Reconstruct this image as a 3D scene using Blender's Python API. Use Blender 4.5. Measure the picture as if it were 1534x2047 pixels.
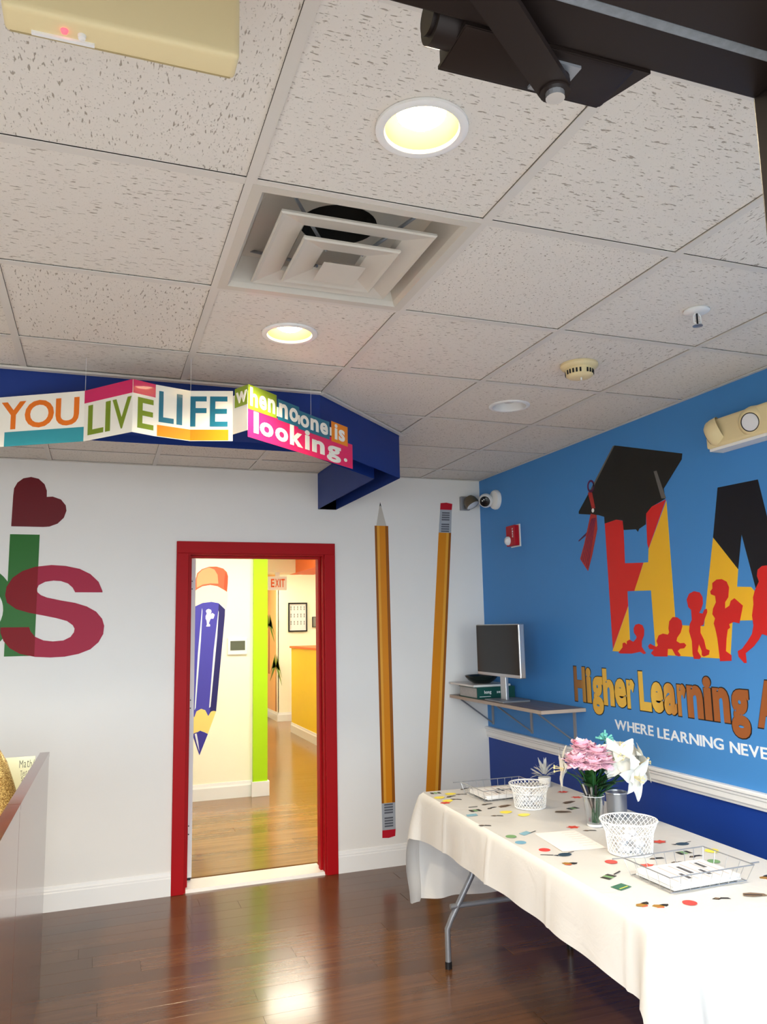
import bpy, bmesh, math, random
from math import sin, cos, pi, radians
from mathutils import Vector, Matrix
from mathutils.geometry import tessellate_polygon

for o in list(bpy.data.objects):
    bpy.data.objects.remove(o, do_unlink=True)
scene = bpy.context.scene
COL = scene.collection
random.seed(7)

# ------------------------------------------------------------------ camera
cam_d = bpy.data.cameras.new('camera')
cam = bpy.data.objects.new('camera', cam_d)
COL.objects.link(cam)
CAM = Vector((-2.5982, -5.0594, 1.5601))
YAW, PITCH, ROLL, FPX = 0.3501, 0.1439, -0.0205, 1561.43
fwd = Vector((sin(YAW) * cos(PITCH), cos(YAW) * cos(PITCH), sin(PITCH)))
rgt = Vector((cos(YAW), -sin(YAW), 0))
upv = rgt.cross(fwd)
r2 = rgt * cos(ROLL) + upv * sin(ROLL)
u2 = upv * cos(ROLL) - rgt * sin(ROLL)
mw = Matrix((r2, u2, -fwd)).transposed().to_4x4()
mw.translation = CAM
cam.matrix_world = mw
cam_d.sensor_fit = 'VERTICAL'
cam_d.sensor_height = 24
cam_d.lens = FPX / 2047 * 24
cam_d.clip_start = 0.02
scene.camera = cam

# ------------------------------------------------------------------ sky and exposure
w = bpy.data.worlds.new('sky')
scene.world = w
w.use_nodes = True
nt = w.node_tree
bg = nt.nodes['Background']
bg.inputs['Color'].default_value = (0.86, 0.93, 1.0, 1)      # bright overcast day outside the entrance
bg.inputs['Strength'].default_value = 5.6
scene.view_settings.view_transform = 'Standard'
scene.view_settings.look = 'None'
scene.view_settings.exposure = 0.88
scene.view_settings.gamma = 1.0
scene.view_settings.use_curve_mapping = False


def area(name, loc, rot, sx, sy, energy=0, color=(1, 1, 1), portal=False):
    d = bpy.data.lights.new(name, 'AREA')
    d.shape = 'RECTANGLE'
    d.size, d.size_y, d.energy, d.color = sx, sy, energy, color
    if portal:
        d.cycles.is_portal = True
    o = bpy.data.objects.new(name, d)
    COL.objects.link(o)
    o.location, o.rotation_euler = loc, rot
    return o


# sky portals in the openings of the glazed front wall
area('entrance_portal', (-2.44, -4.53, 1.06), (radians(90), 0, 0), 1.0, 2.1, portal=True)
area('window_portal', (-1.0, -4.53, 1.465), (radians(90), 0, 0), 1.62, 1.3, portal=True)
area('window_portal', (-3.9, -4.53, 1.11), (radians(90), 0, 0), 1.62, 2.0, portal=True)

H = 2.5913      # suspended ceiling height
FY = -4.462     # inner face of the front wall

# ------------------------------------------------------------------ helpers
ORG = {}


def tag(o, label=None, cat=None, group=None, kind=None):
    if label: o['label'] = label
    if cat: o['category'] = cat
    if group: o['group'] = group
    if kind: o['kind'] = kind
    return o


def thing(name, loc, label=None, cat=None, group=None, kind=None):
    o = bpy.data.objects.new(name, None)
    o.empty_display_size = 0.05
    COL.objects.link(o)
    o.location = loc
    ORG[o.name] = Vector(loc)
    return tag(o, label, cat, group, kind)


class MB:
    def __init__(self):
        self.v, self.f = [], []

    def add(self, vs, fs):
        n = len(self.v)
        self.v += [tuple(q) for q in vs]
        self.f += [tuple(i + n for i in f) for f in fs]
        return self

    def bm(self, b):
        b.verts.index_update()
        self.add([v.co for v in b.verts], [[v.index for v in f.verts] for f in b.faces])
        b.free()
        return self

    def box(self, x0, x1, y0, y1, z0, z1, bev=0.0, seg=2, M=None):
        b = bmesh.new()
        vs = [b.verts.new((x, y, z)) for x in (x0, x1) for y in (y0, y1) for z in (z0, z1)]
        for f in ((0, 1, 3, 2), (4, 6, 7, 5), (0, 4, 5, 1), (2, 3, 7, 6), (0, 2, 6, 4), (1, 5, 7, 3)):
            b.faces.new([vs[i] for i in f])
        if bev:
            bmesh.ops.bevel(b, geom=b.edges[:], offset=bev, segments=seg, profile=0.6, affect='EDGES')
        if M is not None:
            bmesh.ops.transform(b, matrix=M, verts=b.verts[:])
        return self.bm(b)

    def hexa(self, p):   # eight corners: bottom four then top four
        return self.add(p, [(3, 2, 1, 0), (4, 5, 6, 7), (0, 1, 5, 4), (1, 2, 6, 5), (2, 3, 7, 6), (3, 0, 4, 7)])

    def cyl(self, p0, p1, r0, r1=None, n=16, cap=True):
        r1 = r0 if r1 is None else r1
        p0, p1 = Vector(p0), Vector(p1)
        d = (p1 - p0).normalized()
        a = d.orthogonal().normalized(); c = d.cross(a)
        vs = []
        for p, r in ((p0, r0), (p1, r1)):
            vs += [p + (a * cos(2 * pi * i / n) + c * sin(2 * pi * i / n)) * r for i in range(n)]
        fs = [(i, (i + 1) % n, n + (i + 1) % n, n + i) for i in range(n)]
        if cap:
            fs += [tuple(range(n - 1, -1, -1)), tuple(range(n, 2 * n))]
        return self.add(vs, fs)

    def tube(self, path, r, n=8, cap=True):
        path = [Vector(q) for q in path]
        rs = r if isinstance(r, (list, tuple)) else [r] * len(path)
        vs = []; a = None
        for i, q in enumerate(path):
            d = (path[min(i + 1, len(path) - 1)] - path[max(i - 1, 0)]).normalized()
            if a is None: a = d.orthogonal().normalized()
            a = (a - d * a.dot(d)).normalized(); c = d.cross(a)
            vs += [q + (a * cos(2 * pi * k / n) + c * sin(2 * pi * k / n)) * rs[i] for k in range(n)]
        fs = []
        for i in range(len(path) - 1):
            fs += [(i * n + k, i * n + (k + 1) % n, (i + 1) * n + (k + 1) % n, (i + 1) * n + k) for k in range(n)]
        if cap:
            m = (len(path) - 1) * n
            fs += [tuple(range(n - 1, -1, -1)), tuple(range(m, m + n))]
        return self.add(vs, fs)

    def lathe(self, prof, M, n=32):   # profile of (radius, height) about the z axis of M
        vs = []
        for r, z in prof:
            vs += [M @ Vector((r * cos(2 * pi * i / n), r * sin(2 * pi * i / n), z)) for i in range(n)]
        fs = []
        for j in range(len(prof) - 1):
            fs += [(j * n + i, j * n + (i + 1) % n, (j + 1) * n + (i + 1) % n, (j + 1) * n + i) for i in range(n)]
        if prof[0][0] > 1e-5: fs.append(tuple(range(n - 1, -1, -1))) if self.capb else None
        if prof[-1][0] > 1e-5 and self.capt: fs.append(tuple((len(prof) - 1) * n + i for i in range(n)))
        return self.add(vs, fs)
    capb = capt = False

    def prism(self, outline, F, t0, t1, holes=()):   # flat outline in the frame F from depth t0 to t1
        loops = [list(outline)] + [list(h) for h in holes]
        flat = [q for l in loops for q in l]
        tris = tessellate_polygon([[Vector((q[0], q[1], 0)) for q in l] for l in loops])
        n = len(flat)
        vs = [F @ Vector((q[0], q[1], t1)) for q in flat] + [F @ Vector((q[0], q[1], t0)) for q in flat]
        fs = []
        for t in tris:
            a, b_, c = [flat[i] for i in t]
            ar = (b_[0] - a[0]) * (c[1] - a[1]) - (b_[1] - a[1]) * (c[0] - a[0])
            fs.append(tuple(t) if ar > 0 else tuple(reversed(t)))
        s = 0
        for li, l in enumerate(loops):
            m = len(l)
            ar = sum(l[i][0] * l[(i + 1) % m][1] - l[(i + 1) % m][0] * l[i][1] for i in range(m))
            for i in range(m):
                j = (i + 1) % m
                q = (s + i, s + j, n + s + j, n + s + i)
                fs.append(q if (ar < 0) == (li == 0) else tuple(reversed(q)))
            s += m
        return self.add(vs, fs)

    def build(self, name, mat, parent=None, smooth=None, origin=None, **kw):
        if parent is not None:
            o0 = ORG[parent.name]
        elif origin is not None:
            o0 = Vector(origin)
        else:
            xs, ys, zs = zip(*self.v)
            o0 = Vector(((min(xs) + max(xs)) / 2, (min(ys) + max(ys)) / 2, min(zs)))
        me = bpy.data.meshes.new(name)
        me.from_pydata([Vector(q) - o0 for q in self.v], [], self.f)
        me.update()
        if smooth is not None:
            me.polygons.foreach_set('use_smooth', [True] * len(me.polygons))
            me.set_sharp_from_angle(angle=radians(smooth))
        me.materials.append(mat)
        o = bpy.data.objects.new(name, me)
        COL.objects.link(o)
        ORG[o.name] = o0
        if parent is not None:
            o.parent = parent
        else:
            o.location = o0
        return tag(o, **kw)


def frame(o, x, y):
    x = Vector(x).normalized(); y = Vector(y).normalized(); z = x.cross(y)
    m = Matrix((x, y, z)).transposed().to_4x4(); m.translation = Vector(o)
    return m


FB = frame((0, -.0008, 0), (1, 0, 0), (0, 0, 1))       # back wall, u = x, v = z, out of the wall = -y
FR = frame((0, 0, 0), (0, -1, 0), (0, 0, 1))      # right wall, u = -y, v = z, out of the wall = -x
FP = frame((0, 2.5472, 0), (1, 0, 0), (0, 0, 1))   # wall of the room beyond


def shape(pts, F, t0, t1, name, mat, parent=None, holes=(), **kw):
    return MB().prism(pts, F, t0, t1, holes).build(name, mat, parent, **kw)


_G = {}


def glyph(ch, off=0.0):
    k = (ch, off)
    if k not in _G:
        c = bpy.data.curves.new('glyph', 'FONT')
        c.body = ch; c.extrude = 0.5; c.offset = off; c.resolution_u = 4
        o = bpy.data.objects.new('glyph', c)
        COL.objects.link(o)
        dg = bpy.context.evaluated_depsgraph_get()
        e = o.evaluated_get(dg); me = e.to_mesh()
        vs = [v.co.copy() for v in me.vertices]; fs = [tuple(p.vertices) for p in me.polygons]
        e.to_mesh_clear()
        bpy.data.objects.remove(o); bpy.data.curves.remove(c)
        x0 = min(v.x for v in vs); x1 = max(v.x for v in vs); y0 = min(v.y for v in vs); y1 = max(v.y for v in vs)
        vs = [((v.x - x0) / (x1 - x0), (v.y - y0) / (y1 - y0), v.z + 0.5) for v in vs]
        _G[k] = (vs, fs, (x1 - x0) / 0.7)
    return _G[k]


def letter(ch, F, u0, u1, v0, v1, t0, t1, mat, parent, off=0.0, name='letter', slant=0.0):
    vs, fs, _ = glyph(ch, off)
    pts = [F @ Vector((u0 + q[0] * (u1 - u0), v0 + q[1] * (v1 - v0) + slant * q[0] * (u1 - u0), t0 + q[2] * (t1 - t0))) for q in vs]
    return MB().add(pts, fs).build(name, mat, parent)


def vext(ch, v0, v1, cap=1.0):
    h = v1 - v0
    if ch in 'gpqy': return v0 - .28 * h, v0 + .74 * h
    if ch in 'acemnorsuvwxz': return v0, v0 + .74 * h
    if ch == '.': return v0, v0 + .2 * h
    return v0, v1


def write(txt, F, u0, u1, v0, v1, t0, t1, mat, parent, off=0.0, gap=0.12, space=0.45, lower=False):
    ws = [space if c == ' ' else max(glyph(c, off)[2], .12) for c in txt]
    tot = sum(ws) + gap * (len(txt) - 1)
    k = (u1 - u0) / tot; u = u0
    for c, wd in zip(txt, ws):
        if c != ' ':
            a, b = vext(c, v0, v1) if lower else (v0, v1)
            letter(c, F, u, u + wd * k, a, b, t0, t1, mat, parent, off)
        u += (wd + gap) * k


# ------------------------------------------------------------------ materials
def srgb(r, g, b):
    f = lambda c: (c / 255 / 12.92) if c / 255 <= 0.04045 else ((c / 255 + 0.055) / 1.055) ** 2.4
    return (f(r), f(g), f(b), 1)


class Mat:
    def __init__(self, name):
        self.m = bpy.data.materials.new(name)
        self.m.use_nodes = True
        self.t = self.m.node_tree
        self.p = self.t.nodes['Principled BSDF']

    def n(self, typ, **kw):
        nd = self.t.nodes.new(typ)
        for k, v in kw.items():
            if k.startswith('i_'):
                nd.inputs[k[2:].replace('_', ' ')].default_value = v
            else:
                setattr(nd, k, v)
        return nd

    def l(self, a, b): self.t.links.new(a, b)


def paint(name, col, rough=0.5, metal=0.0, var=0.04, scale=6.0, bump=0.0, bscale=200.0, spec=0.28, **kw):
    M = Mat(name); p = M.p
    p.inputs['Roughness'].default_value = rough
    p.inputs['Metallic'].default_value = metal
    p.inputs['Specular IOR Level'].default_value = spec
    tc = M.n('ShaderNodeTexCoord')
    nz = M.n('ShaderNodeTexNoise', i_Scale=scale, i_Detail=3.0)
    M.l(tc.outputs['Object'], nz.inputs['Vector'])
    mx = M.n('ShaderNodeMix', data_type='RGBA')
    c = Vector(col[:3])
    mx.inputs[6].default_value = (*(c * (1 - var)), 1)
    mx.inputs[7].default_value = (*[min(1, q) for q in c * (1 + var)], 1)
    M.l(nz.outputs['Fac'], mx.inputs[0])
    M.l(mx.outputs[2], p.inputs['Base Color'])
    if bump:
        n2 = M.n('ShaderNodeTexNoise', i_Scale=bscale, i_Detail=2.0)
        M.l(tc.outputs['Object'], n2.inputs['Vector'])
        b = M.n('ShaderNodeBump', i_Strength=bump, i_Distance=0.002)
        M.l(n2.outputs['Fac'], b.inputs['Height'])
        M.l(b.outputs['Normal'], p.inputs['Normal'])
    for k, v in kw.items():
        p.inputs[k.replace('_', ' ')].default_value = v
    return M.m


def tile_mat(name, sx, sy):
    M = Mat(name); p = M.p
    p.inputs['Roughness'].default_value = 0.9
    p.inputs['Specular IOR Level'].default_value = 0.15
    tc = M.n('ShaderNodeTexCoord'); oi = M.n('ShaderNodeObjectInfo')
    ad = M.n('ShaderNodeVectorMath', operation='ADD')
    cm = M.n('ShaderNodeCombineXYZ')
    ml = M.n('ShaderNodeMath', operation='MULTIPLY'); ml.inputs[1].default_value = 37.0
    M.l(oi.outputs['Random'], ml.inputs[0])
    for k in 'XYZ': M.l(ml.outputs[0], cm.inputs[k])
    M.l(tc.outputs['Object'], ad.inputs[0]); M.l(cm.outputs[0], ad.inputs[1])
    mp = M.n('ShaderNodeMapping'); mp.inputs['Scale'].default_value = (sx, sy, 60)
    M.l(ad.outputs[0], mp.inputs['Vector'])
    wob = M.n('ShaderNodeTexNoise', i_Scale=1.0, i_Detail=1.5, i_Roughness=0.5)
    M.l(mp.outputs[0], wob.inputs['Vector'])
    rp = M.n('ShaderNodeValToRGB')
    rp.color_ramp.elements[0].position = 0.64; rp.color_ramp.elements[0].color = (0, 0, 0, 1)
    rp.color_ramp.elements[1].position = 0.69; rp.color_ramp.elements[1].color = (1, 1, 1, 1)
    M.l(wob.outputs['Fac'], rp.inputs[0])
    pin = M.n('ShaderNodeTexNoise', i_Scale=230.0, i_Detail=1.0)
    M.l(ad.outputs[0], pin.inputs['Vector'])
    rq = M.n('ShaderNodeValToRGB')
    rq.color_ramp.elements[0].position = 0.66; rq.color_ramp.elements[0].color = (0, 0, 0, 1)
    rq.color_ramp.elements[1].position = 0.75; rq.color_ramp.elements[1].color = (.7, .7, .7, 1)
    M.l(pin.outputs['Fac'], rq.inputs[0])
    mxx = M.n('ShaderNodeMath', operation='MAXIMUM')
    M.l(rp.outputs[0], mxx.inputs[0]); M.l(rq.outputs[0], mxx.inputs[1])
    mx = M.n('ShaderNodeMix', data_type='RGBA')
    mx.inputs[6].default_value = (0.78, 0.735, 0.665, 1)
    mx.inputs[7].default_value = (0.40, 0.35, 0.29, 1)
    M.l(mxx.outputs[0], mx.inputs[0]); M.l(mx.outputs[2], p.inputs['Base Color'])
    fine = M.n('ShaderNodeTexNoise', i_Scale=420.0, i_Detail=2.0)
    M.l(ad.outputs[0], fine.inputs['Vector'])
    sb = M.n('ShaderNodeMath', operation='SUBTRACT')
    fm = M.n('ShaderNodeMath', operation='MULTIPLY'); fm.inputs[1].default_value = 0.3
    M.l(fine.outputs['Fac'], fm.inputs[0])
    M.l(fm.outputs[0], sb.inputs[0]); M.l(mxx.outputs[0], sb.inputs[1])
    b = M.n('ShaderNodeBump', i_Strength=0.5, i_Distance=0.0015)
    M.l(sb.outputs[0], b.inputs['Height']); M.l(b.outputs[0], p.inputs['Normal'])
    return M.m


def wood(name, dark, light, rough=0.2, along='X', scale=1.0, coat=0.0, spec=0.5, bump=0.06):
    M = Mat(name); p = M.p
    tc = M.n('ShaderNodeTexCoord'); oi = M.n('ShaderNodeObjectInfo')
    ad = M.n('ShaderNodeVectorMath', operation='ADD')
    cm = M.n('ShaderNodeCombineXYZ')
    ml = M.n('ShaderNodeMath', operation='MULTIPLY'); ml.inputs[1].default_value = 23.0
    M.l(oi.outputs['Random'], ml.inputs[0])
    for k in 'XYZ': M.l(ml.outputs[0], cm.inputs[k])
    M.l(tc.outputs['Object'], ad.inputs[0]); M.l(cm.outputs[0], ad.inputs[1])
    mp = M.n('ShaderNodeMapping')
    s = {'X': (2.0, 34, 34), 'Y': (34, 2.0, 34), 'Z': (30, 30, 2.0)}[along]
    mp.inputs['Scale'].default_value = tuple(q * scale for q in s)
    M.l(ad.outputs[0], mp.inputs['Vector'])
    nz = M.n('ShaderNodeTexNoise', i_Scale=1.0, i_Detail=5.0, i_Roughness=0.6, i_Distortion=0.4)
    M.l(mp.outputs[0], nz.inputs['Vector'])
    rp = M.n('ShaderNodeValToRGB')
    rp.color_ramp.elements[0].position = 0.3; rp.color_ramp.elements[0].color = dark
    rp.color_ramp.elements[1].position = 0.72; rp.color_ramp.elements[1].color = light
    M.l(nz.outputs['Fac'], rp.inputs[0])
    hs = M.n('ShaderNodeHueSaturation')
    mr = M.n('ShaderNodeMapRange'); mr.inputs['To Min'].default_value = 0.84; mr.inputs['To Max'].default_value = 1.16
    M.l(oi.outputs['Random'], mr.inputs['Value']); M.l(mr.outputs[0], hs.inputs['Value'])
    M.l(rp.outputs[0], hs.inputs['Color']); M.l(hs.outputs[0], p.inputs['Base Color'])
    p.inputs['Roughness'].default_value = rough
    p.inputs['Specular IOR Level'].default_value = spec
    p.inputs['Coat Weight'].default_value = coat
    p.inputs['Coat Roughness'].default_value = 0.08
    b = M.n('ShaderNodeBump', i_Strength=bump, i_Distance=0.001)
    M.l(nz.outputs['Fac'], b.inputs['Height']); M.l(b.outputs[0], p.inputs['Normal'])
    return M.m


def glow(name, col, strength):
    M = Mat(name)
    M.p.inputs['Base Color'].default_value = (*col, 1)
    M.p.inputs['Emission Color'].default_value = (*col, 1)
    M.p.inputs['Emission Strength'].default_value = strength
    return M.m


def glass(name, col=(1, 1, 1), mixf=0.85, rough=0.03):
    M = Mat(name)
    M.t.nodes.remove(M.p)
    out = M.t.nodes['Material Output']
    tr = M.n('ShaderNodeBsdfTransparent'); tr.inputs[0].default_value = (*col, 1)
    gl = M.n('ShaderNodeBsdfGlossy'); gl.inputs['Roughness'].default_value = rough
    mx = M.n('ShaderNodeMixShader'); lw = M.n('ShaderNodeLayerWeight'); lw.inputs['Blend'].default_value = 1 - mixf
    M.l(lw.outputs['Facing'], mx.inputs[0]); M.l(tr.outputs[0], mx.inputs[1]); M.l(gl.outputs[0], mx.inputs[2])
    M.l(mx.outputs[0], out.inputs[0])
    return M.m


def ramp_y(name, stops, rough=0.45):   # painted colour change along the wall
    M = Mat(name); g = M.n('ShaderNodeNewGeometry'); s = M.n('ShaderNodeSeparateXYZ')
    M.l(g.outputs['Position'], s.inputs[0])
    mr = M.n('ShaderNodeMapRange'); mr.inputs['From Min'].default_value = -1.0; mr.inputs['From Max'].default_value = -2.6
    M.l(s.outputs['Y'], mr.inputs['Value'])
    rp = M.n('ShaderNodeValToRGB')
    e = rp.color_ramp.elements
    e[0].position, e[0].color = stops[0]; e[1].position, e[1].color = stops[-1]
    for q in stops[1:-1]:
        x = e.new(q[0]); x.color = q[1]
    M.l(mr.outputs[0], rp.inputs[0]); M.l(rp.outputs[0], M.p.inputs['Base Color'])
    M.p.inputs['Roughness'].default_value = rough
    return M.m


m_wall = paint('wall_paint_white', (0.82, 0.795, 0.755), 0.6, var=0.015, bump=0.08, bscale=90)
m_blue = paint('wall_paint_blue', srgb(70, 138, 204), 0.5, var=0.03, scale=1.5, bump=0.08, bscale=90)
m_navy = paint('wall_paint_navy', srgb(22, 62, 150), 0.45, var=0.03, scale=1.5, bump=0.08, bscale=90)
m_beam = paint('soffit_paint_navy', srgb(26, 54, 128), 0.5, var=0.03, scale=1.5, bump=0.06, bscale=90)
m_trimw = paint('trim_paint_white', (0.86, 0.85, 0.83), 0.35, var=0.01)
m_red = paint('door_casing_red', srgb(168, 12, 20), 0.5, spec=.15, var=0.03)
m_tile_x = tile_mat('ceiling_tile_fissured', 46, 175)
m_tile_y = tile_mat('ceiling_tile_fissured_turned', 175, 46)
m_tile_d = tile_mat('ceiling_tile_pitted', 120, 120)
m_tee = paint('ceiling_grid_white', (0.70, 0.66, 0.60), 0.4, var=0.01)
m_floor = wood('floor_dark_laminate', srgb(82, 53, 32), srgb(102, 68, 42), 0.2, 'X', spec=0.42, coat=0.08, bump=0.02)
m_oak = wood('floor_light_oak', srgb(124, 86, 44), srgb(152, 111, 62), 0.2, 'X', coat=0.15, spec=.4)
m_white = paint('white_plastic', (0.82, 0.82, 0.80), 0.35, var=0.01)
m_cream = paint('cream_plastic', srgb(232, 214, 166), 0.38, var=0.02)
m_black = paint('black_plastic', (0.012, 0.012, 0.013), 0.35, var=0.05)
m_bronze = paint('dark_bronze_metal', srgb(34, 26, 23), 0.42, metal=0.3, var=0.08)
m_steel = paint('brushed_steel', (0.55, 0.55, 0.56), 0.28, metal=0.9, var=0.05)
m_grey = paint('grey_metal', (0.30, 0.31, 0.33), 0.4, metal=0.6, var=0.05)
m_chrome = paint('lamp_reflector', (0.85, 0.85, 0.85), 0.15, metal=0.9, var=0.02)
m_dark = paint('dark_recess', (0.02, 0.018, 0.016), 0.8, var=0.1)
m_glass = glass('clear_glass', (0.97, 0.98, 0.98), 0.82)
m_lens = paint('clear_lens', (0.75, 0.76, 0.78), 0.12, var=0.05)

# ------------------------------------------------------------------ measured outlines in metres
MURAL = {
 'cap': [(1.611, 2.496), (2.119, 2.342), (2.113, 2.315), (1.973, 2.197), (1.978, 2.145), (1.876, 2.122), (1.829, 2.093), (1.821, 2.039), (1.768, 2.023), (1.756, 2.009), (1.743, 2.023), (1.642, 2.032), (1.639, 2.083), (1.585, 2.095), (1.481, 2.087), (1.481, 2.124), (1.431, 2.141), (1.242, 2.174), (1.243, 2.188)],
 'cap_strip': [(1.91, 2.295), (1.932, 2.295), (1.986, 2.147), (1.953, 2.151)],
 'cap_edge': [(1.596, 2.496), (1.611, 2.496), (1.386, 2.292), (1.365, 2.292)],
 'tassel': [(1.359, 2.159), (1.411, 2.144), (1.41, 2.064), (1.349, 1.927), (1.3, 1.84), (1.231, 1.914), (1.281, 1.998)],
 'cord': [(1.344, 2.283), (1.384, 2.276), (1.405, 2.184), (1.375, 2.181)],
 'thread': [(1.357, 2.143), (1.366, 2.138), (1.324, 2.05), (1.226, 2.015), (1.224, 2.021), (1.311, 2.06)],
 'red1': [(1.481, 2.087), (1.585, 2.095), (1.642, 2.081), (1.633, 1.857), (1.781, 1.848), (1.696, 1.709), (1.639, 1.71), (1.637, 1.635), (1.485, 1.41)],
 'red2': [(1.829, 2.093), (1.876, 2.122), (1.983, 2.142), (1.829, 1.916), (1.822, 1.942)],
 'yel1': [(1.985, 2.134), (1.987, 1.533), (2.175, 1.526), (2.191, 1.599), (2.274, 1.922), (2.405, 1.769), (2.39, 1.694), (2.467, 1.689), (2.487, 1.669), (2.466, 1.549), (2.348, 1.549), (2.317, 1.383), (1.825, 1.389), (1.83, 1.434), (1.826, 1.705), (1.696, 1.709), (1.784, 1.848), (1.82, 1.847), (1.829, 1.912)],
 'yel2': [(1.637, 1.631), (1.632, 1.395), (1.48, 1.398)],
 'blackA': [(2.326, 2.141), (2.555, 2.136), (2.691, 1.405), (2.567, 1.401), (2.491, 1.689), (2.441, 1.917), (2.405, 1.769), (2.274, 1.922)],
 'baby1': [(1.532, 1.392), (1.57, 1.419), (1.573, 1.441), (1.591, 1.445), (1.607, 1.434), (1.609, 1.452), (1.633, 1.46), (1.661, 1.449), (1.685, 1.464), (1.692, 1.475), (1.672, 1.496), (1.672, 1.518), (1.687, 1.536), (1.716, 1.541), (1.743, 1.533), (1.754, 1.511), (1.749, 1.482), (1.729, 1.454), (1.726, 1.425), (1.756, 1.394), (1.739, 1.389), (1.712, 1.4), (1.643, 1.389), (1.549, 1.387)],
 'baby2': [(1.776, 1.43), (1.793, 1.442), (1.814, 1.434), (1.839, 1.427), (1.851, 1.435), (1.842, 1.455), (1.861, 1.483), (1.893, 1.492), (1.928, 1.487), (1.939, 1.497), (1.936, 1.517), (1.945, 1.551), (1.972, 1.571), (2.002, 1.569), (2.029, 1.553), (2.033, 1.527), (2.018, 1.497), (1.991, 1.473), (1.985, 1.457), (2.008, 1.447), (2.037, 1.449), (2.05, 1.438), (2.034, 1.424), (2.005, 1.421), (1.989, 1.41), (2.007, 1.391), (1.996, 1.385), (1.972, 1.39), (1.951, 1.419), (1.921, 1.419), (1.914, 1.382), (1.819, 1.38), (1.794, 1.395), (1.817, 1.413), (1.785, 1.416)],
 'child3': [(2.076, 1.651), (2.095, 1.677), (2.128, 1.687), (2.164, 1.68), (2.18, 1.657), (2.179, 1.628), (2.165, 1.603), (2.15, 1.587), (2.172, 1.583), (2.182, 1.596), (2.187, 1.602), (2.201, 1.604), (2.202, 1.589), (2.182, 1.558), (2.171, 1.532), (2.152, 1.526), (2.149, 1.497), (2.168, 1.465), (2.177, 1.424), (2.198, 1.418), (2.192, 1.399), (2.159, 1.389), (2.147, 1.395), (2.149, 1.414), (2.134, 1.446), (2.122, 1.413), (2.141, 1.388), (2.131, 1.377), (2.095, 1.377), (2.088, 1.4), (2.09, 1.458), (2.076, 1.503), (2.084, 1.536), (2.1, 1.556), (2.101, 1.601), (2.083, 1.615)],
 'child4': [(2.231, 1.681), (2.246, 1.693), (2.248, 1.718), (2.276, 1.732), (2.306, 1.732), (2.334, 1.719), (2.345, 1.694), (2.336, 1.651), (2.315, 1.63), (2.312, 1.602), (2.339, 1.614), (2.349, 1.635), (2.371, 1.645), (2.415, 1.612), (2.387, 1.537), (2.355, 1.543), (2.328, 1.534), (2.332, 1.519), (2.317, 1.51), (2.306, 1.473), (2.296, 1.417), (2.327, 1.4), (2.324, 1.376), (2.257, 1.372), (2.256, 1.398), (2.252, 1.472), (2.244, 1.516), (2.237, 1.538), (2.248, 1.56), (2.233, 1.579), (2.24, 1.604), (2.261, 1.632), (2.259, 1.66), (2.234, 1.668)],
 'child5': [(2.562, 1.773), (2.537, 1.772), (2.513, 1.759), (2.506, 1.733), (2.514, 1.709), (2.488, 1.674), (2.475, 1.645), (2.474, 1.616), (2.461, 1.569), (2.464, 1.527), (2.452, 1.492), (2.425, 1.462), (2.39, 1.429), (2.365, 1.419), (2.367, 1.395), (2.396, 1.369), (2.409, 1.37), (2.408, 1.411), (2.454, 1.439), (2.487, 1.469), (2.505, 1.492), (2.529, 1.486), (2.57, 1.424), (2.593, 1.379), (2.628, 1.381), (2.592, 1.492), (2.607, 1.629), (2.601, 1.698), (2.6, 1.75), (2.581, 1.77)],
}
RING = (1.374, 2.314)
BEAD = (1.383, 2.174)
KIDS = {
 'heart': [(-3.099, 2.184), (-3.096, 2.369), (-3.093, 2.412), (-3.076, 2.448), (-3.045, 2.475), (-3.003, 2.485), (-2.961, 2.476), (-2.927, 2.444), (-2.913, 2.405), (-2.912, 2.367), (-2.879, 2.37), (-2.832, 2.354), (-2.804, 2.319), (-2.799, 2.286), (-2.812, 2.243), (-2.846, 2.206), (-2.891, 2.187), (-2.924, 2.184)],
 'stem': [(-3.1, 2.138), (-2.941, 2.137), (-2.946, 1.425), (-3.103, 1.427)],
 's_': [(-2.733, 1.793), (-2.748, 1.821), (-2.775, 1.846), (-2.814, 1.86), (-2.856, 1.863), (-2.901, 1.856), (-2.936, 1.836), (-2.945, 1.811), (-2.94, 1.794), (-2.921, 1.777), (-2.888, 1.763), (-2.81, 1.745), (-2.731, 1.73), (-2.665, 1.708), (-2.611, 1.676), (-2.576, 1.633), (-2.563, 1.591), (-2.567, 1.542), (-2.592, 1.494), (-2.637, 1.453), (-2.702, 1.428), (-2.779, 1.414), (-2.856, 1.412), (-2.938, 1.418), (-3.02, 1.438), (-3.077, 1.473), (-3.11, 1.514), (-3.128, 1.561), (-3.129, 1.592), (-2.978, 1.591), (-2.968, 1.565), (-2.943, 1.534), (-2.897, 1.512), (-2.846, 1.505), (-2.789, 1.509), (-2.75, 1.529), (-2.732, 1.556), (-2.729, 1.577), (-2.74, 1.598), (-2.773, 1.623), (-2.832, 1.641), (-2.897, 1.656), (-2.98, 1.674), (-3.05, 1.696), (-3.101, 1.734), (-3.113, 1.778), (-3.108, 1.826), (-3.077, 1.881), (-3.028, 1.919), (-2.959, 1.945), (-2.87, 1.956), (-2.791, 1.951), (-2.712, 1.934), (-2.651, 1.903), (-2.603, 1.856), (-2.58, 1.803), (-2.578, 1.792)],
}
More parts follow.
